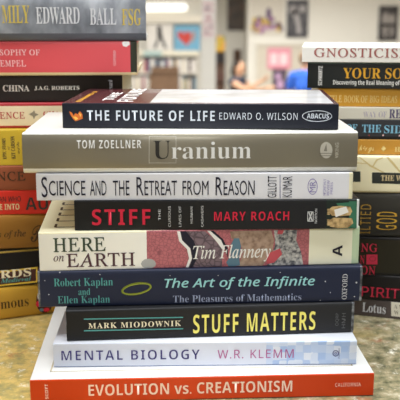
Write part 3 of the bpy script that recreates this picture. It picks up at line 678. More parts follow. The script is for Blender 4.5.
  ('p','emblem','maroon',[(2.98,1.25),(2.87,1.2),(2.85,1.24),(2.95,1.28)]),
  ('p','emblem','maroon',[(2.87,1.2),(2.74,1.2),(2.75,1.24),(2.85,1.24)]),
  ('p','emblem','maroon',[(2.74,1.2),(2.63,1.24),(2.65,1.27),(2.75,1.24)]),
  ('p','emblem','maroon',[(2.63,1.24),(2.55,1.31),(2.58,1.33),(2.65,1.27)]),
  ('p','emblem','maroon',[(2.55,1.31),(2.52,1.41),(2.56,1.41),(2.58,1.33)]),
  ('p','emblem','maroon',[(2.52,1.41),(2.54,1.51),(2.58,1.49),(2.56,1.41)]),
  ('p','emblem','maroon',[(2.54,1.51),(2.61,1.59),(2.64,1.56),(2.58,1.49)]),
  ('p','emblem','maroon',[(2.61,1.59),(2.72,1.64),(2.73,1.59),(2.64,1.56)]),
  ('p','emblem','maroon',[(2.72,1.64),(2.85,1.64),(2.84,1.6),(2.73,1.59)]),
  ('p','emblem','maroon',[(2.85,1.64),(2.96,1.6),(2.94,1.57),(2.84,1.6)]),
  ('p','emblem','maroon',[(2.96,1.6),(3.04,1.53),(3.0,1.51),(2.94,1.57)]),
  ('p','emblem','maroon',[(3.04,1.53),(3.07,1.43),(3.03,1.43),(3.0,1.51)]),
  ('t','title','ON','roman',1.889,0.018,3.067,0.804,'crimson2',0),
]),
'gods': dict(x=22.963, y=67.532, z=7.054, rot=-5.0, L=23.0, D=13.5, T=3.734, items=[
  ('t','title','GOD','sans~',3.058,0.687,4.725,2.216,'ochregold2',90),
  ('t','author_name','ILTIED','sans~',1.746,0.305,2.587,2.815,'ochregold',90),
]),
'world': dict(x=22.43, y=67.705, z=10.8, rot=-4.0, L=23.0, D=13.5, T=3.043, items=[
  ('p','emblem','tan',[(1.92,2.99),(2.04,2.99),(2.99,2.3),(4.15,1.69),(4.11,1.61),(2.92,2.18)]),
  ('p','emblem','tan',[(4.17,2.97),(4.37,2.98),(4.84,2.49),(5.44,1.75),(5.36,1.67),(4.68,2.4)]),
  ('p','emblem','tan',[(3.08,2.22),(3.38,2.8),(3.93,2.97),(3.93,2.89),(3.46,2.7),(3.16,2.14)]),
  ('p','emblem','tan',[(0.5,2.02),(1.77,2.53),(2.58,2.46),(2.59,2.39),(1.78,2.45),(0.58,1.94)]),
  ('p','label_panel','inkgreen',[(1.36,1.78),(1.39,0.9),(2.19,0.91),(2.15,1.79)]),
  ('p','label_panel','inkgreen',[(3.08,1.72),(3.12,0.8),(6.53,0.75),(6.48,1.67)]),
  ('t','title','THE W','serifb',3.816,1.026,5.54,1.492,'sand',0),
]),
'kings': dict(x=22.079, y=68.433, z=13.855, rot=-4.0, L=22.0, D=13, T=1.229, items=[
  ('t','title','kings','script',1.957,0.116,3.174,0.796,'palegold',0),
  ('p','emblem','palegold',[(3.93,0.74),(4.14,0.51),(3.95,0.27),(3.74,0.5)]),
  ('t','author_name','HA','serifb',4.834,0.263,5.682,0.66,'palegold',0),
]),
'side': dict(x=21.797, y=68.533, z=15.096, rot=-4.0, L=22.0, D=13, T=1.602, items=[
  ('t','title','OF','serifb-',1.131,0.654,2.022,1.246,'skyblue',0),
  ('t','title','THE','serifb-',2.429,0.587,3.964,1.211,'skyblue',0),
  ('t','title','SID','serifb-',4.208,0.522,5.657,1.178,'skyblue',0),
  ('p','emblem','palepink',[(4.22,0.35),(4.2,0.3),(4.15,0.28),(4.1,0.3),(4.08,0.35),(4.1,0.4),(4.15,0.42),(4.2,0.4)]),
  ('p','emblem','palepink',[(5.55,0.33),(5.54,0.28),(5.49,0.26),(5.43,0.28),(5.41,0.33),(5.43,0.38),(5.48,0.4),(5.53,0.38)]),
  ('p','emblem','brick',[(3.07,0.33),(3.06,0.29),(3.02,0.28),(2.99,0.29),(2.97,0.33),(2.98,0.36),(3.02,0.38),(3.05,0.36)]),
]),
'way': dict(x=21.768, y=68.633, z=16.71, rot=-4.0, L=22.0, D=13, T=1.003, items=[
  ('t','title','WAY OF','serif',2.51,0.193,4.403,0.667,'lilacgrey',0),
  ('t','title','RE','serifb-',4.602,0.142,5.565,0.85,'violetdark',0),
]),
'ideas': dict(x=20.141, y=68.985, z=17.725, rot=-5.0, L=21.0, D=13.5, T=1.464, items=[
  ('t','title','TTLE BOOK OF BIG IDEAS','roman',0.856,0.332,6.382,0.902,'palegold',0),
]),
'soul': dict(x=20.172, y=68.399, z=19.201, rot=-7.5, L=23.0, D=11.5, T=2.106, items=[
  ('t','author_name','SCHWARTZ','sansb-',0.873,0.239,1.196,1.798,'paperwhite',90),
  ('t','title','YOUR SO','serifb-',2.852,0.824,7.533,1.672,'amber',0),
  ('t','subtitle','Discovering the Real Meaning of','sansb-',2.077,0.207,7.375,0.706,'paperwhite',0),
]),
'gnosticism': dict(x=19.654, y=68.2, z=21.319, rot=-8.0, L=23.0, D=10.5, T=1.223, items=[
  ('t','title','GNOSTICISM','roman',0.96,0.387,8.693,1.131,'brick2',0),
]),
}
# ------------------------------------------------------------------ the setting
WALLW = principled('cream_paint', (230, 227, 218), 0.8, vary=0.02)
struct(box('floor', (-6, -4, -2.15), (7, 15.2, -2.05), pattern('floor_vinyl', 'noise', 3, [(0.3, (150, 140, 124)), (0.7, (176, 166, 150))], 0.5)))
struct(box('floor_mezzanine', (-6, -4, -1.0), (7, 1.9, -0.9), principled('grey_carpet', (126, 122, 118), 0.95, vary=0.15)))
struct(box('ceiling', (-6, -4, 1.6), (7, 15.2, 1.7), principled('ceiling_white', (238, 236, 230), 0.9)))
struct(box('wall_back', (-6, 15.0, -2.05), (7, 15.2, 1.6), WALLW))
struct(box('wall_right', (6.8, -4, -2.05), (7.0, 15.0, 1.6), WALLW))
struct(box('wall_left', (-6, -4, -2.05), (-5.8, 15.0, 1.6), WALLW))
struct(box('wall_front', (-5.8, -4, -2.05), (6.8, -3.8, 1.6), WALLW))
struct(box('wall_partition', (0.775, 14.0, -2.05), (6.8, 15.0, 1.6), WALLW))
struct(box('wall_partition', (-5.8, 14.35, -2.05), (0.08, 15.0, 1.6), WALLW))
struct(box('trim_1', (1.0, 13.965, -1.05), (4.2, 14.0, -1.0), principled('trim_white', (236, 232, 222), 0.6)))

# counter the books stand on
counter = thing('counter', 'counter with a mottled ochre and grey-green stone-look top under the book stacks', 'counter', (0, 0.75, -0.9))
def stone():
    m = bpy.data.materials.new('mottled_stone_laminate'); m.use_nodes = True
    nt = m.node_tree; b = nt.nodes['Principled BSDF']; L = nt.links.new
    tc = nt.nodes.new('ShaderNodeTexCoord')
    def noise(scale, detail, rough=0.6, off=(0, 0, 0)):
        mp = nt.nodes.new('ShaderNodeMapping'); mp.inputs['Location'].default_value = off
        mp.inputs['Scale'].default_value = (1, 1.0, 1)
        n = nt.nodes.new('ShaderNodeTexNoise'); n.inputs['Scale'].default_value = scale; n.inputs['Detail'].default_value = detail; n.inputs['Roughness'].default_value = rough
        L(tc.outputs['Object'], mp.inputs['Vector']); L(mp.outputs['Vector'], n.inputs['Vector']); return n.outputs['Fac']
    def ramp(f, stops):
        r = nt.nodes.new('ShaderNodeValToRGB'); e = r.color_ramp.elements
        while len(e) < len(stops): e.new(0.5)
        for k, (p, c) in enumerate(stops): e[k].position = p; e[k].color = (lin(c[0]), lin(c[1]), lin(c[2]), 1)
        L(f, r.inputs['Fac']); return r.outputs['Color']
    def mix(f, a, c):
        x = nt.nodes.new('ShaderNodeMix'); x.data_type = 'RGBA'
        L(f, x.inputs['Factor']); L(a, x.inputs['A']); L(c, x.inputs['B']); return x.outputs['Result']
    ochre = ramp(noise(75, 9, 0.72), [(0.34, (134, 126, 84)), (0.45, (160, 142, 86)), (0.56, (196, 166, 98)), (0.7, (150, 146, 108))])
    green = ramp(noise(80, 9, 0.75, (3, 1, 0)), [(0.34, (62, 62, 46)), (0.45, (116, 112, 84)), (0.55, (152, 140, 110)), (0.68, (200, 192, 170))])
    sp = nt.nodes.new('ShaderNodeSeparateXYZ'); L(tc.outputs['Object'], sp.inputs['Vector'])
    big = noise(14, 4, 0.6, (0.3, 0.2, 0))
    ma = nt.nodes.new('ShaderNodeMath'); ma.operation = 'MULTIPLY_ADD'; L(sp.outputs['X'], ma.inputs[0]); ma.inputs[1].default_value = 2.2; L(big, ma.inputs[2])
    base = mix(ramp_val(nt, ma.outputs[0], 0.38, 0.72), ochre, green)
    rust = noise(38, 8, 0.75, (7, 2, 1))
    c2 = nt.nodes.new('ShaderNodeRGB'); c2.outputs[0].default_value = (lin(140), lin(92), lin(62), 1)
    base = mix(ramp_val(nt, rust, 0.57, 0.68), base, c2.outputs[0])
    wh = noise(95, 8, 0.8, (1, 5, 2))
    c3 = nt.nodes.new('ShaderNodeRGB'); c3.outputs[0].default_value = (lin(232), lin(228), lin(214), 1)
    base = mix(ramp_val(nt, wh, 0.57, 0.66), base, c3.outputs[0])
    L(base, b.inputs['Base Color']); b.inputs['Roughness'].default_value = 0.3; b.inputs['Specular IOR Level'].default_value = 0.4
    return m
def ramp_val(nt, f, a, b):
    mr = nt.nodes.new('ShaderNodeMapRange'); nt.links.new(f, mr.inputs['Value']); mr.inputs['From Min'].default_value = a; mr.inputs['From Max'].default_value = b
    return mr.outputs['Result']
box('countertop', (-0.9, -0.42, 0.87), (0.9, 0.45, 0.9), stone(), counter, bevel=0.004)
box('cabinet', (-0.85, -0.36, 0.06), (0.85, 0.4, 0.87), principled('counter_side', (150, 128, 98), 0.6, vary=0.06), counter, bevel=0.003)
box('plinth', (-0.82, -0.3, 0.0), (0.82, 0.36, 0.06), principled('plinth_dark', (60, 56, 52), 0.7), counter)

# ------------------------------------------------------------------ books
def S(n, rgb, rough=0.42, **k): return principled(n, rgb, rough, **k)
WHITE = S('white_card', (240, 239, 236), 0.35)
def hard_edge(n, rgb): return principled(n, rgb, 0.55)
FRONT = 'books in the front stack'; LEFT = 'books in the stack at left behind'; RIGHT = 'books in the stack at right behind'

def top_border(cover, L, D, T, loc):      # faint panel printed on the front cover
    bm = bmesh.new()
    for (a, c, e, g) in [(1.15, 1.25, 1.3, D - 1.2), (L - 1.25, L - 1.15, 1.3, D - 1.2), (1.15, L - 1.15, 1.3, 1.42)]:
        vs = [bm.verts.new(loc(x, y, T + 0.008)) for x, y in ((a, e), (c, e), (c, g), (a, g))]; bm.faces.new(vs)
    from_bm('cover_border', bm, S('border_tan', (178, 164, 138)), parent=cover)
make_book('evo', 'paperback_book', 'wide orange-spined paperback with white cover, lowest in the front stack on the counter', FRONT,
          (S('orange_spine', (212, 62, 8)), WHITE, S('dark_back', (60, 54, 52))), 'paper', zones=[(0, 1, 0, 0.035, S('dark_back', (60, 54, 52)))], extra_top=top_border)
checks = pattern('pale_blue_squares', 'cells', 190, [(0.15, (166, 190, 228)), (0.5, (200, 212, 234)), (0.85, (222, 227, 238))], 0.4)
make_book('mental', 'paperback_book', 'pale bluish-white paperback with violet lettering and blue squares, second from bottom in front stack', FRONT,
          (S('bluish_white', (214, 218, 232)), S('bluish_cover', (226, 228, 236)), S('blue_back', (120, 136, 180))), 'paper', zones=[(0.7, 1, 0.03, 1, checks), (0, 1, 0, 0.035, S('blue_back', (120, 136, 180)))], warm_pages=False)
worn = pattern('worn_white_edge', 'noise', 200, [(0.42, (56, 57, 60)), (0.56, (118, 120, 124)), (0.75, (186, 188, 190))])
make_book('stuff', 'hardcover_book', 'black book with big yellow capital title and two thin teal rules in the front stack', FRONT,
          (S('soft_black', (36, 36, 38), 0.5), S('soft_black_cover', (38, 38, 40), 0.5), S('soft_black_cover', (38, 38, 40), 0.5)), 'hardflat', zones=[(0.991, 1, 0, 1, worn)], warm_pages=False)
make_book('oxford', 'hardcover_book', 'dark navy book with teal names and a yellow-green ring emblem in the front stack', FRONT,
          (S('navy', (32, 38, 60), 0.45), S('navy', (32, 38, 60)), S('navy', (32, 38, 60))), 'hardflat', zones=[(0, 0.006, 0, 1, worn), (0.993, 1, 0, 1, worn)])
def here_top(cover, L, D, T, loc):
    bm = bmesh.new()
    def bar(x0, y0, x1, y1, w=0.09):
        dx, dy = x1 - x0, y1 - y0; l = math.hypot(dx, dy); nx, ny = -dy / l * w, dx / l * w
        bm.faces.new([bm.verts.new(loc(x, y, T + 0.01)) for x, y in ((x0 + nx, y0 + ny), (x0 - nx, y0 - ny), (x1 - nx, y1 - ny), (x1 + nx, y1 + ny))])
    for k in range(6):
        y = 1.5 + k * 1.75
        bar(1.0, y, 2.9, y); bar(1.0, y, 1.0, y + 0.9)
        bar(2.9, y, 2.9, y + 1.2)
    from_bm('cover_lettering', bm, ink('umber'), parent=cover)
rock = pattern('print_rose_rock', 'voronoi', 420, [(0.0, (140, 78, 86)), (0.1, (184, 104, 110)), (1.0, (196, 120, 124))])
make_book('here', 'paperback_book', 'cream-ended book with red and grey rock picture on its spine in the front stack', FRONT,
          (S('cream_spine', (246, 243, 233)), S('cream_yellow', (240, 232, 196)), S('cream_spine', (246, 243, 233))), 'paper',
          zones=[(0, 1, 0.965, 1, S('cream_yellow', (240, 232, 196))), (0.33, 0.84, 0.0, 1, rock), (0.84, 0.978, 0, 1, S('cream_right', (246, 242, 216))), (0.978, 1, 0, 1, S('mint_edge', (196, 214, 178)))], extra_top=here_top)
make_book('stiff', 'paperback_book', 'black paperback with red capitals and picture of tagged feet in the front stack', FRONT,
          (S('black_card', (32, 32, 34), 0.45), S('black_card', (32, 32, 34)), S('black_card', (32, 32, 34))), 'paper',
          zones=[(0.885, 0.992, 0, 1, S('deep_green_black', (34, 44, 38))), (0.992, 1, 0, 1, S('white_edge', (224, 228, 222)))])
make_book('science', 'paperback_book', 'white paperback with tall thin dark title lettering in the front stack', FRONT,
          (S('cool_white', (228, 227, 232)), S('cool_white', (228, 227, 232)), S('cool_white', (228, 227, 232))), 'paper', zones=[(0.988, 1, 0, 1, S('cream_yellow', (240, 232, 196)))], warm_pages=False)
make_book('uranium', 'hardcover_book', 'thick taupe-grey hardcover with white cover edges, second from top in front stack', FRONT,
          (S('satin_taupe', (150, 142, 124), 0.34, metal=0.4), S('jacket_cream', (244, 242, 234), 0.3), S('jacket_cream', (244, 242, 234), 0.3)), 'hard',
          zones=[(0, 1, 0, 0.13, S('jacket_cream', (244, 242, 234), 0.3)), (0, 1, 0.965, 1, S('jacket_cream', (244, 242, 234), 0.3))])
def future_top(cover, L, D, T, loc):
    def strip(txt, x, y0, y1, w, col):
        bm = fit_text(txt, 'sansb-', y0, 0, y1, w, 0)
        for v in bm.verts: v.co = loc(x - v.co.y, v.co.x, T + 0.012)
        me = bpy.data.meshes.new('cover_lettering'); bm.to_mesh(me); bm.free(); link('cover_lettering', me, ink(col), parent=cover)
    strip('EDWARD O.', 1.1, 1.0, 9.0, 0.35, 'amber'); strip('THE', 3.2, 2.0, 8.0, 0.75, 'paperwhite'); strip('FUTURE', 4.75, 1.2, 11.2, 1.15, 'paperwhite')
    bm = bmesh.new(); bm.faces.new([bm.verts.new(loc(x, y, T + 0.01)) for x, y in ((6.0, 0.5), (L - 0.3, 0.5), (L - 0.3, D - 0.4), (6.0, D - 0.4))])  # pale panel: glare on the maroon cover, painted in as colour
    from_bm('cover_glare', bm, pattern('painted_glare', 'noise', 30, [(0.35, (196, 190, 186)), (0.6, (218, 216, 216)), (0.8, (228, 228, 230))], 0.13), parent=cover)
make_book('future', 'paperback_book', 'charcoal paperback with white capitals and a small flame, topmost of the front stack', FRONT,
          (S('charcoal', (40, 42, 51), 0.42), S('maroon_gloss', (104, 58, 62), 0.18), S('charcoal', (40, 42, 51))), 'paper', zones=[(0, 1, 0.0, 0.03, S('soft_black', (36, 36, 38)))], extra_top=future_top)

cloud = pattern('cloudy_grey_print', 'noise', 55, [(0.3, (92, 95, 100)), (0.5, (134, 137, 142)), (0.7, (180, 182, 186))], 0.4, stretch=(1, 1, 0.6))
make_book('slaves', 'hardcover_book', 'cloudy grey jacketed hardcover with gold and silver capitals, topmost of the left stack', LEFT,
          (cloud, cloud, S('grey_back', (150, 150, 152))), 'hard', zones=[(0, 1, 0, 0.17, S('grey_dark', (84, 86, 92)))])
make_book('hempel', 'hardcover_book', 'coral red hardcover with pale serif lettering, second from top of the left stack', LEFT,
          (S('coral_red', (222, 84, 90), 0.4), S('coral_red', (222, 84, 90)), S('board_cream', (226, 206, 156))), 'hardflat',
          zones=[(0.978, 1, 0, 1, S('green_black', (52, 54, 42))), (0, 1, 0, 0.09, S('board_cream', (226, 206, 156)))])
make_book('china', 'paperback_book', 'black-brown book with white capitals just under the coral red one in left stack', LEFT,
          (S('brown_black', (42, 36, 32), 0.5), S('brown_black', (42, 36, 32)), S('brown_black', (42, 36, 32))), 'paper')
make_book('ence', 'hardcover_book', 'cream book with red borders and red lettering in the left stack', LEFT,
          (S('cream_speckled', (226, 208, 172), vary=0.06), S('red_cover', (168, 44, 50)), S('red_cover', (168, 44, 50))), 'hardflat',
          zones=[(0, 1, 0.0, 0.1, S('red_cover', (168, 44, 50))), (0, 1, 0.88, 1, S('red_cover', (168, 44, 50)))])
make_book('carson', 'paperback_book', 'bright yellow book with small upright black words in the left stack', LEFT,
          (S('bright_yellow', (198, 166, 48)), S('bright_yellow', (198, 166, 48)), S('bright_yellow', (198, 166, 48))), 'paper')
make_book('orange', 'hardcover_book', 'rusty brown book with three dark capitals showing beside the taupe hardcover', LEFT,
          (S('rust_cloth', (142, 74, 42), 0.7, vary=0.08), S('rust_cloth', (142, 74, 42)), S('rust_cloth', (142, 74, 42))), 'hardflat')
make_book('red', 'paperback_book', 'scarlet book with dark capitals below the rusty brown one in left stack', LEFT,
          (S('scarlet', (212, 46, 34)), S('scarlet', (212, 46, 34)), S('scarlet', (212, 46, 34))), 'paper')
make_book('minds', 'hardcover_book', 'ochre brown book with dark italic and flourished initial in the left stack', LEFT,
          (S('ochre_brown', (150, 104, 40)), S('ochre_brown', (150, 104, 40)), S('ochre_brown', (150, 104, 40))), 'hard', zones=[(0, 1, 0, 0.06, S('brown_black', (42, 36, 32)))])
make_book('wizards', 'hardcover_book', 'black book with a yellow-framed maroon title label in the left stack', LEFT,
          (S('deep_black', (34, 32, 32), 0.45), S('deep_black', (34, 32, 32)), S('deep_black', (34, 32, 32))), 'hardflat', zones=[(0, 1, 0.945, 0.99, S('yellow_rule', (170, 140, 60)))])
make_book('anonymous', 'hardcover_book', 'golden yellow book with oval picture, lowest in the left stack on the counter', LEFT,
          (S('golden_yellow', (200, 154, 54)), S('golden_yellow', (200, 154, 54)), S('golden_yellow', (200, 154, 54))), 'hard')

make_book('gnosticism', 'paperback_book', 'white book with widely spaced brownish-red capitals, topmost of the right stack', RIGHT,
          (S('warm_white', (234, 229, 218)), S('warm_white', (234, 229, 218)), S('warm_white', (234, 229, 218))), 'paper', warm_pages=False)
make_book('soul', 'paperback_book', 'black-green book with gold capitals and white subtitle in the right stack', RIGHT,
          (S('black_green', (40, 42, 40), 0.4), S('black_green', (40, 42, 40)), S('black_green', (40, 42, 40))), 'paper', zones=[(0, 1, 0.955, 1, S('green_edge', (60, 76, 62)))])
make_book('ideas', 'paperback_book', 'mustard book with pale antique capitals below the black-green one in right stack', RIGHT,
          (S('mustard', (206, 150, 48)), S('mustard', (206, 150, 48)), S('mustard', (206, 150, 48))), 'paper')
make_book('way', 'paperback_book', 'slim pale grey-cream book with lilac capitals in the right stack', RIGHT,
          (S('pale_stone', (212, 206, 190)), S('pale_stone', (212, 206, 190)), S('pale_stone', (212, 206, 190))), 'paper')
make_book('side', 'paperback_book', 'dark slate book with sky blue capitals in the right stack', RIGHT,
          (S('dark_slate', (54, 54, 58)), S('dark_slate', (54, 54, 58)), S('dark_slate', (54, 54, 58))), 'paper', zones=[(0, 1, 0, 0.16, S('deep_black', (34, 32, 32)))])
make_book('kings', 'paperback_book', 'slim mustard book with pale script lettering below the dark slate one', RIGHT,
          (S('mustard_dark', (192, 138, 50)), S('mustard_dark', (192, 138, 50)), S('mustard_dark', (192, 138, 50))), 'paper')
make_book('world', 'hardcover_book', 'thick cream book with faint branches and black title panels in the right stack', RIGHT,
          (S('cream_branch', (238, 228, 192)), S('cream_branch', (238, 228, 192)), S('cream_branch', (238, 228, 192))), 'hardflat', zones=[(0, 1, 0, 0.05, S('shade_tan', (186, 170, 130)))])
make_book('gods', 'hardcover_book', 'thick glossy black book with gold upright letters in the right stack', RIGHT,
          (S('gloss_black', (54, 52, 48), 0.28), S('gloss_black', (54, 52, 48)), S('gloss_black', (54, 52, 48))), 'hard')
make_book('ng', 'hardcover_book', 'brown-black book with crimson capitals and a small red square in right stack', RIGHT,
          (S('olive_black', (46, 42, 30), 0.5), S('deep_black', (34, 32, 32)), S('deep_black', (34, 32, 32))), 'hardflat', zones=[(0, 1, 0.93, 1, S('deep_black', (34, 32, 32))), (0, 1, 0, 0.07, S('deep_black', (34, 32, 32)))])
make_book('spirit', 'hardcover_book', 'black book with one line of crimson capitals near the bottom of right stack', RIGHT,
          (S('deep_black', (34, 32, 32), 0.45), S('deep_black', (34, 32, 32)), S('deep_black', (34, 32, 32))), 'hardflat')
make_book('lotus', 'paperback_book', 'slim dark grey-mauve book with small white label, lowest in the right stack', RIGHT,
          (S('grey_mauve', (92, 82, 82)), S('grey_mauve', (92, 82, 82)), S('grey_mauve', (92, 82, 82))), 'paper')

# ------------------------------------------------------------------ the shop behind
def at14(px, py): return (px - 200) * 0.0162, 0.465 - 0.01625 * py
struct(box('pillar', (0.015, 9.0, -2.05), (0.165, 9.18, 1.6), principled('pillar_white', (236, 233, 226), 0.7)))

def flat_shapes(name, shapes, mat, parent, y):
    bm = bmesh.new()
    for pts in shapes: bm.faces.new([bm.verts.new((x, y, z)) for x, z in pts])
    return from_bm(name, bm, mat, parent=parent)
def oval(cx, cz, rx, rz, n=14): return [(cx + rx * math.cos(6.2832 * k / n), cz + rz * math.sin(6.2832 * k / n)) for k in range(n)]
def poster(name, label, cat, x0, x1, z0, z1, y, mat, prints=(), border=None, group=None):
    """a sheet on thin board; prints = [(part name, material, [outlines in 0..1 of the sheet])]"""
    t = thing(name, label, cat, ((x0 + x1) / 2, y, z0), 0, group)
    w, h = x1 - x0, z1 - z0
    box('sheet', (-w / 2, -0.012, 0), (w / 2, 0, h), mat, t)
    if border is not None:
        bm = bmesh.new()
        for lo, hi in (((-w / 2 - .015, -0.025, -.015), (-w / 2, 0, h + .015)), ((w / 2, -0.025, -.015), (w / 2 + .015, 0, h + .015)), ((-w / 2, -0.025, -.015), (w / 2, 0, 0)), ((-w / 2, -0.025, h), (w / 2, 0, h + .015))): bm_box(bm, lo, hi)
        from_bm('frame', bm, border, parent=t)
    for k, (nm, m, shapes) in enumerate(prints):
        if nm == 'figures':
            for q, s in enumerate(shapes): flat_shapes('painted_figure', [[(-w / 2 + a * w, c * h) for a, c in s]], m, t, -0.0135 - 0.001 * k - 0.0002 * q)
            continue
        flat_shapes(nm, [[(-w / 2 + a * w, c * h) for a, c in s] for s in shapes], m, t, -0.0135 - 0.001 * k)
    return t
P = lambda n, c, r=0.6: principled(n, c, r)

# bookcase against the left partition
bc = thing('bookcase', 'white bookcase full of blurred books left of the pillar', 'bookcase', (-0.72, 14.2, -2.05))
bw = P('bookcase_white', (222, 216, 204))
box('side_panel', (-0.70, -0.15, 0), (-0.67, 0.14, 1.67), bw, bc); box('side_panel', (0.67, -0.15, 0), (0.70, 0.14, 1.67), bw, bc)
box('back_panel', (-0.67, 0.12, 0), (0.67, 0.14, 1.67), bw, bc)
for z in (0.05, 0.36, 0.67, 1.0, 1.335, 1.645): box('shelf', (-0.67, -0.14, z - 0.025), (0.67, 0.12, z), bw, bc)
box('sign_rail', (-0.70, -0.17, 1.60), (0.70, -0.15, 1.69), P('rail_cream', (226, 220, 200)), bc)
for k, (a, c, col) in enumerate([(-0.68, -0.42, (206, 214, 206)), (-0.20, 0.10, (176, 200, 196)), (0.2, 0.5, (232, 226, 206))]):
    box('shelf_card', (a, -0.178, 1.605), (c, -0.17, 1.685), P('card_%d' % k, col), bc)
random.seed(4)
BC = [(232, 230, 226), (206, 204, 202), (240, 238, 234), (186, 190, 194), (222, 216, 210), (160, 164, 170), (228, 222, 214), (236, 232, 228), (216, 208, 196), (150, 60, 52), (70, 92, 120), (196, 160, 96), (110, 120, 96), (226, 222, 214), (88, 60, 52), (180, 120, 120), (120, 150, 164), (206, 190, 150), (60, 60, 66), (236, 226, 206), (168, 70, 78), (140, 136, 128)]
bmats = [P('small_book_%d' % k, c) for k, c in enumerate(BC)]
def small_book(w, h, d, m):
    bm = bmesh.new()
    bm_box(bm, (-w / 2, 0, 0), (-w / 2 + .003, d, h)); bm_box(bm, (w / 2 - .003, 0, 0), (w / 2, d, h)); bm_box(bm, (-w / 2 + .003, 0, 0), (w / 2 - .003, .004, h))
    bm_box(bm, (-w / 2 + .003, .004, .004), (w / 2 - .003, d - .004, h - .004), 1)
    return from_bm('shelved_book', bm, [m, P('small_pages', (226, 218, 198))])
for z0, hmax, row in ((-2.05 + 1.335, 0.265, 'upper'), (-2.05 + 1.0, 0.295, 'lower')):
    x = -0.72 - 0.66
    lab = 'upright book packed in the %s blurred shelf row of the white bookcase' % row
    while x < -0.72 + 0.62:
        w = random.uniform(0.025, 0.05); h = random.uniform(0.72, 0.97) * hmax
        o = small_book(w, h, random.uniform(.15, .2), random.choice(bmats))
        o.location = (x + w / 2, 14.09, z0 + 0.001)
        tag(o, lab, 'book', 'books in the %s row of the bookcase' % row)
        x += w + 0.002
# carton in front of the bookcase, on a trolley table
tb = thing('display_table', 'small grey display table in front of the white bookcase', 'table', (-0.55, 13.4, -2.049))
tm = P('table_grey', (170, 160, 146))
box('tabletop', (-0.45, -0.25, 0.86), (0.35, 0.25, 0.9), tm, tb, bevel=.004)
for a in (-0.42, 0.28):
    for c in (-0.22, 0.18): box('leg', (a, c, 0), (a + .04, c + .04, 0.86), tm, tb)
ct = thing('carton', 'brown cardboard carton in front of the shelved books left of the pillar', 'box', (-0.555, 13.4, -1.147))
cb = pattern('cardboard', 'noise', 20, [(0.3, (98, 74, 54)), (0.7, (114, 88, 66))], 0.8)
bm = bmesh.new(); bm_box(bm, (-.225, -.18, 0), (.225, .18, .012)); bm_box(bm, (-.225, -.18, .012), (.225, -.17, .46)); bm_box(bm, (-.225, .17, .012), (.225, .18, .46)); bm_box(bm, (-.225, -.17, .012), (-.215, .17, .46)); bm_box(bm, (.215, -.17, .012), (.225, .17, .46))
from_bm('carton_body', bm, cb, parent=ct)
box('flap', (-.22, -.02, 0), (.22, 0, .012), cb, ct, loc=(0, -.175, .46))
box('flap', (-.22, 0, 0), (.22, .16, .01), cb, ct, loc=(0, .18, .46), rot=(R(30), 0, 0))

# fluorescent fitting high on the wall, soffit below it
fx = thing('tube_light', 'glowing white tube light fitting high on the wall above the posters', 'light', (-0.62, 14.33, 0.27))
glow = bpy.data.materials.new('tube_glow'); glow.use_nodes = True
gb = glow.node_tree.nodes['Principled BSDF']; gb.inputs['Emission Color'].default_value = (1, 0.97, 0.9, 1); gb.inputs['Emission Strength'].default_value = 1.3; gb.inputs['Base Color'].default_value = (.9, .9, .88, 1)
box('diffuser', (-0.55, -0.16, 0.0), (0.41, -0.02, 0.115), glow, fx, bevel=.05)
box('back_plate', (-0.55, -0.02, -0.01), (0.42, 0.02, 0.13), P('fitting_white', (236, 234, 228)), fx)
struct(box('trim_2', (-1.6, 14.12, 0.08), (0.06, 14.35, 0.2), P('soffit_cream', (240, 234, 220))))

# posters leaning on the bookcase
x0, z1 = at14(146, 25); x1, _ = at14(172.5, 49)
poster('poster', 'white poster with a dark striding figure standing on the bookcase', 'poster', x0, x1, -0.375, z1, 14.15, P('poster_white', (232, 228, 222)),
       [('figure', P('figure_black', (46, 44, 46)), [[(.42, .95), (.56, .95), (.58, .75), (.62, .5), (.42, .5), (.4, .75)], [(.42, .5), (.5, .5), (.36, .1), (.26, .1)], [(.5, .5), (.62, .5), (.78, .1), (.68, .1)]])])
x0, z1 = at14(174, 26); x1, _ = at14(200, 50)
heart = [(.5 + .30 * math.sin(a) ** 3, .52 + .021 * (13 * math.cos(a) - 5 * math.cos(2 * a) - 2 * math.cos(3 * a) - math.cos(4 * a))) for a in [6.2832 * k / 28 for k in range(28)]]
heart = [(.42 + (a - .5) * .9 + (c - .5) * -.25, c) for a, c in heart]
poster('poster', 'light blue poster with a red heart standing on the bookcase', 'poster', x0, x1, -0.375, z1, 14.15, P('poster_blue', (120, 178, 208)),
       [('heart', P('heart_red', (206, 70, 62)), [heart]), ('grey_blobs', P('heart_grey', (176, 150, 150)), [oval(.74, .62, .1, .16), oval(.68, .42, .06, .1)])])  # grey blobs are printed next to the heart
# notice on the pillar
poster('notice', 'pinkish printed notice sheet fixed to the white pillar', 'notice', 0.02, 0.155, -0.02, 0.38, 8.995, P('notice_white', (238, 228, 226)),
       [('print', P('notice_pink', (206, 160, 166)), [[(.1, y), (.9, y), (.9, y + .05), (.1, y + .05)] for y in (.1, .25, .4, .7, .85)] + [oval(.5, .55, .2, .06)]), ('print', P('notice_grey', (150, 140, 150)), [oval(.35, .18, .12, .03), oval(.7, .32, .1, .03), oval(.4, .78, .2, .03)])])
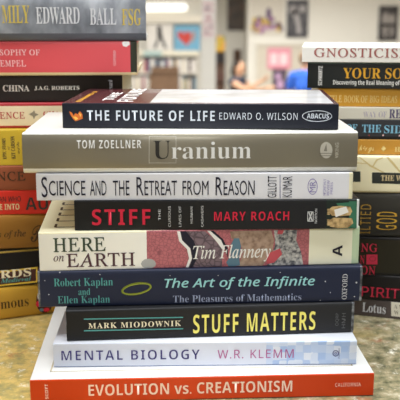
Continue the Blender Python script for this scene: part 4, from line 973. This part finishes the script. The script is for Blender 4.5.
# narrow display unit and dark poster in the recess
rk = thing('display_rack', 'tall narrow dark rack with colourful cards right of the pillar', 'rack', (0.33, 14.0, -2.05))
rb = P('rack_brown', (92, 66, 50))
box('back_panel', (-0.075, 0.02, 0), (0.075, 0.05, 1.92), rb, rk)
for z in (0.3, 0.6, 0.9, 1.2, 1.5): box('pocket', (-0.075, -0.06, z), (0.075, 0.02, z + 0.14), P('pocket_%d' % int(z * 10), [(64, 50, 44), (110, 70, 60), (70, 84, 60), (84, 56, 46), (48, 44, 44)][int(z * 10) // 3 - 1]), rk)
box('header_card', (-0.075, -0.03, 1.68), (0.075, 0.02, 1.92), pattern('header_yellow_green', 'noise', 14, [(0.35, (70, 110, 60)), (0.5, (214, 180, 60)), (0.65, (200, 120, 50))], detail=2), rk)
poster('poster', 'dark brown poster high in the recess right of the pillar', 'poster', 0.47, 0.79 - .015, -0.06, 0.55, 14.99, pattern('dark_picture', 'noise', 6, [(0.3, (52, 46, 42)), (0.6, (92, 78, 66)), (0.8, (150, 92, 70))], 0.4, detail=2))
poster('picture', 'small narrow brown framed picture above the dark-haired person', 'picture', 0.60, 0.70, -0.60, -0.40, 14.99, P('pic_brown', (104, 74, 54)), [('figure', P('pic_dark', (60, 44, 36)), [oval(.5, .5, .25, .35)])], border=P('frame_brown', (88, 62, 44)))

# right partition
xa, z1 = at14(250, -2); xb, z0 = at14(283, 35)
random.seed(8)
crowd = [[oval(random.uniform(.06, .94), random.uniform(.08, .42), .06, .07) for _ in range(9)] for _ in range(5)]
poster('poster', 'pale poster with a crowd of purple and yellow figures on the right wall', 'poster', xa, xb, z0, z1, 13.995, P('poster_pale', (214, 208, 196)),
       [('figures', P('crowd_%d' % k, c), crowd[k] + ([oval(.55, .55, .08, .16)] if k == 0 else [])) for k, c in enumerate([(96, 72, 110), (150, 110, 96), (70, 60, 72), (206, 176, 80), (168, 120, 160)])])
xa, z1 = at14(286, 1); xb, z0 = at14(307.5, 38)
poster('poster', 'dark grey photograph with a pale bending shape beside the crowd poster', 'poster', xa, xb, z0, z1, 13.995, pattern('photo_grey', 'noise', 8, [(0.3, (56, 56, 60)), (0.7, (96, 94, 98))], 0.4, detail=2),
       [('figure', P('photo_pale', (168, 164, 164)), [oval(.3, .72, .2, .13), oval(.72, .76, .16, .1), [(.2, .72), (.48, .74), (.62, .45), (.7, .12), (.5, .1), (.42, .4)]])])
xa, z1 = at14(377.5, 7); xb, z0 = at14(397, 41)
poster('poster', 'small black and white photograph of pale figures above the right stack', 'poster', xa, xb, z0, z1, 13.995, pattern('photo_dark', 'noise', 9, [(0.3, (48, 46, 48)), (0.7, (84, 80, 80))], 0.4, detail=2),
       [('figure', P('photo_pale2', (160, 154, 150)), [oval(.35, .6, .2, .22), oval(.68, .58, .16, .2), [(.2, .5), (.5, .5), (.42, .1), (.3, .1)], [(.58, .5), (.8, .5), (.76, .15), (.62, .12)]])])
xa, z1 = at14(257, 45); xb, _ = at14(303, 92)
dr = thing('notice_board', 'tall grey-beige board on the right wall behind the pink poster', 'board', ((xa + xb) / 2, 13.99, -2.05))
w = (xb - xa) / 2; h = z1 + 2.05
box('panel', (-w, -0.03, 0.1), (w, 0, h), P('board_beige', (206, 198, 182)), dr)
bm = bmesh.new()
for lo, hi in (((-w - .03, -0.05, 0), (-w, 0, h + .03)), ((w, -0.05, 0), (w + .03, 0, h + .03)), ((-w, -0.05, h), (w, 0, h + .03)), ((-w, -0.05, 0), (w, 0, .1))): bm_box(bm, lo, hi)
from_bm('frame', bm, P('board_frame', (226, 222, 210)), parent=dr)
xa, z1 = at14(267.5, 48); xb, z0 = at14(291, 68.5)
poster('poster', 'pink poster with white blocks fixed to the grey-beige board', 'poster', xa, xb, z0, z1, 13.955, P('poster_pink', (226, 150, 166)),
       [('print', P('pink_pale', (244, 214, 218)), [[(.12, .2), (.42, .2), (.42, .75), (.12, .75)], [(.52, .2), (.86, .2), (.86, .75), (.52, .75)]])])
xa, z1 = at14(273, 69); xb, z0 = at14(287, 92)
poster('poster', 'dark violet poster with lilac figure under the pink poster', 'poster', xa, xb, z0, z1, 13.955, P('poster_violet', (84, 70, 86)),
       [('figure', P('figure_lilac', (196, 160, 196)), [oval(.4, .7, .2, .15), oval(.55, .35, .25, .22)])])

# ------------------------------------------------------------------ people
def skin_bm(chains, voxel=0.012, extra=()):
    """chains = [[(x,y,z,r), ...], ...] sharing points; one continuous remeshed surface"""
    verts, rad, edges, idx = [], [], [], {}
    for ch in chains:
        prev = None
        for x, y, z, r in ch:
            key = (round(x, 4), round(y, 4), round(z, 4))
            if key not in idx: idx[key] = len(verts); verts.append((x, y, z)); rad.append(r)
            if prev is not None and prev != idx[key]: edges.append((prev, idx[key]))
            prev = idx[key]
    bm = bmesh.new()
    def ball(c, rx, ry, rz):
        r = bmesh.ops.create_icosphere(bm, subdivisions=2, radius=1)
        for v in r['verts']: v.co = Vector((c[0] + v.co.x * rx, c[1] + v.co.y * ry, c[2] + v.co.z * rz))
    def cone(a, b, ra, rb, n=12):
        a, b = Vector(a), Vector(b); ax = (b - a)
        if ax.length < 1e-5: return
        q = ax.to_track_quat('Z', 'Y')
        A = [bm.verts.new(a + q @ Vector((ra * math.cos(6.2832 * k / n), ra * math.sin(6.2832 * k / n), 0))) for k in range(n)]
        B = [bm.verts.new(b + q @ Vector((rb * math.cos(6.2832 * k / n), rb * math.sin(6.2832 * k / n), 0))) for k in range(n)]
        for k in range(n): bm.faces.new((A[k], A[(k + 1) % n], B[(k + 1) % n], B[k]))
        bm.faces.new(A[::-1]); bm.faces.new(B)
    for v, r in zip(verts, rad): ball(v, r, r, r)
    for a, b in edges: cone(verts[a], verts[b], rad[a], rad[b])
    for c, rx, ry, rz in extra: ball(c, rx, ry, rz)
    me = bpy.data.meshes.new('tmp'); bm.to_mesh(me); bm.free()
    o = bpy.data.objects.new('tmp', me); COL.objects.link(o)
    md = o.modifiers.new('r', 'REMESH'); md.mode = 'VOXEL'; md.voxel_size = voxel
    sm = o.modifiers.new('s', 'SMOOTH'); sm.iterations = 3; sm.factor = 0.5
    bpy.context.view_layer.update()
    res = bpy.data.meshes.new_from_object(o.evaluated_get(bpy.context.evaluated_depsgraph_get()))
    bpy.data.objects.remove(o); bpy.data.meshes.remove(me)
    for p in res.polygons: p.use_smooth = True
    return res
def hand_chains(wr, d, side):
    """palm and five fingers from the wrist along direction d"""
    wr = Vector(wr); d = Vector(d).normalized(); s = d.cross(Vector((0, 1, 0))).normalized() * side
    if s.length < .1: s = Vector((1, 0, 0)) * side
    n = d.cross(s).normalized()
    out = []; palm = wr + d * .045
    out.append([(*wr, .026), (*palm, .03)])
    for k, ln in enumerate((.065, .078, .072, .055)):
        a = wr + d * .085 + s * (.028 - .019 * k); b = a + d * ln * .55 + n * .008; c = a + d * ln + n * .03
        out.append([(*palm, .03), (*a, .0105), (*b, .009), (*c, .0075)])
    a = wr + d * .03 + s * .032; b = a + d * .03 + s * .026; c = b + d * .028 + s * .006
    out.append([(*palm, .03), (*a, .013), (*b, .011), (*c, .009)])
    return out
def person(label, x, y, zfloor, H, rz, skin, hair_c, shirt_c, trouser_c, arms, long_hair, sleeve=True):
    t = thing('person', label, 'person', (x, y, zfloor), rz)
    k = H / 1.65
    def q(*a): return tuple(v * k for v in a)
    sh = 1.36; hip = .86
    legs = [[q(0, 0, .9, .12), q(s * .09, 0, hip, .095), q(s * .1, -.02, .47, .062), q(s * .1, .02, .08, .04), q(s * .11, -.12, .035, .034)] for s in (-1, 1)]
    trunk = [q(0, 0, .9, .12), q(0, 0, 1.05, .115), q(0, 0, 1.22, .125), q(0, 0, 1.33, .10), q(0, -.01, 1.42, .05), q(0, -.02, 1.5, .052)]
    ac = []
    for s, (el, wr) in zip((-1, 1), arms):
        d = Vector(wr) - Vector(el)
        ac.append([q(0, 0, 1.33, .10), q(s * .17, 0, sh - .02, .055), q(*el, .04), q(*wr, .027)])
        ac += [[(a * k, b * k, c * k, r * k) for a, b, c, r in ch] for ch in hand_chains(wr, d, s)]
    head = [(q(0, -.03, 1.555)[:3], .078 * k, .095 * k, .115 * k), (q(0, -.128, 1.535), .012 * k, .018 * k, .02 * k), (q(-.08, -.02, 1.54), .012 * k, .02 * k, .03 * k), (q(.08, -.02, 1.54), .012 * k, .02 * k, .03 * k), (q(0, -.10, 1.475), .028 * k, .022 * k, .022 * k)]
    link('body', skin_bm(legs + [trunk] + ac, .011, head), P('skin_' + label[:6], skin, .55), parent=t)
    grow = .012
    G = lambda ch: [(a, b, c, r + grow) for a, b, c, r in ch]
    shirt = [G(trunk[:4])]
    for s, (el, wr) in zip((-1, 1), arms):
        mid = Vector(el) * .65 + Vector((s * .17, 0, sh - .02)) * .35
        shirt.append(G([q(0, 0, 1.33, .10), q(s * .17, 0, sh - .02, .055)] + ([q(*mid, .052)] if sleeve else [])))
    link('shirt', skin_bm(shirt, .014), P('shirt_' + label[:6], shirt_c, .8), parent=t)
    link('trousers', skin_bm([G(l[:4]) for l in legs], .014), P('trousers_' + label[:6], trouser_c, .85), parent=t)
    hb = [(q(0, 0.0, 1.585), .088 * k, .098 * k, .10 * k)]
    if long_hair: hb += [(q(0, .06, 1.50), .08 * k, .05 * k, .13 * k)]
    link('hair', skin_bm([[q(0, .02, 1.6, .05), q(0, .03, 1.62, .05)]], .012, hb), P('hair_' + label[:6], hair_c, .6), parent=t)
    for s in (-1, 1):
        bm = bmesh.new(); bmesh.ops.create_uvsphere(bm, u_segments=10, v_segments=8, radius=.013 * k)
        e = from_bm('eye', bm, P('eye_dark', (40, 30, 26), .3), parent=t, loc=q(s * .032, -.118, 1.56))
    bm = bmesh.new(); bmesh.ops.create_uvsphere(bm, u_segments=10, v_segments=8, radius=.02 * k)
    for v in bm.verts: v.co.z *= .3; v.co.y *= .4
    from_bm('mouth', bm, P('lip', (150, 80, 74), .5), parent=t, loc=q(0, -.124, 1.495))
    sb = [[q(s * .1, .05, .035, .045), q(s * .11, -.13, .03, .04)] for s in (-1, 1)]
    for ch in sb: link('shoe', skin_bm([ch], .012), P('shoe_dark', (50, 46, 44), .6), parent=t)
    return t
person('dark-haired person in a dark sleeveless top reaching both arms forward', 0.575, 13.0, -2.05, 1.57, R(55), (206, 160, 128), (44, 34, 30), (50, 56, 72), (70, 90, 120),
       [((-.16, -.26, 1.22), (-.10, -.48, 1.36)), ((.18, -.22, 1.18), (.14, -.46, 1.24))], True, sleeve=False)
person('person in a bright blue T-shirt seen from behind beside the white topmost book', 1.47, 12.0, -2.05, 1.75, R(150), (206, 158, 126), (120, 92, 66), (40, 92, 190), (120, 120, 124),
       [((-.22, -.04, 1.12), (-.20, -.18, .95)), ((.24, -.02, 1.12), (.22, -.14, .92))], False)
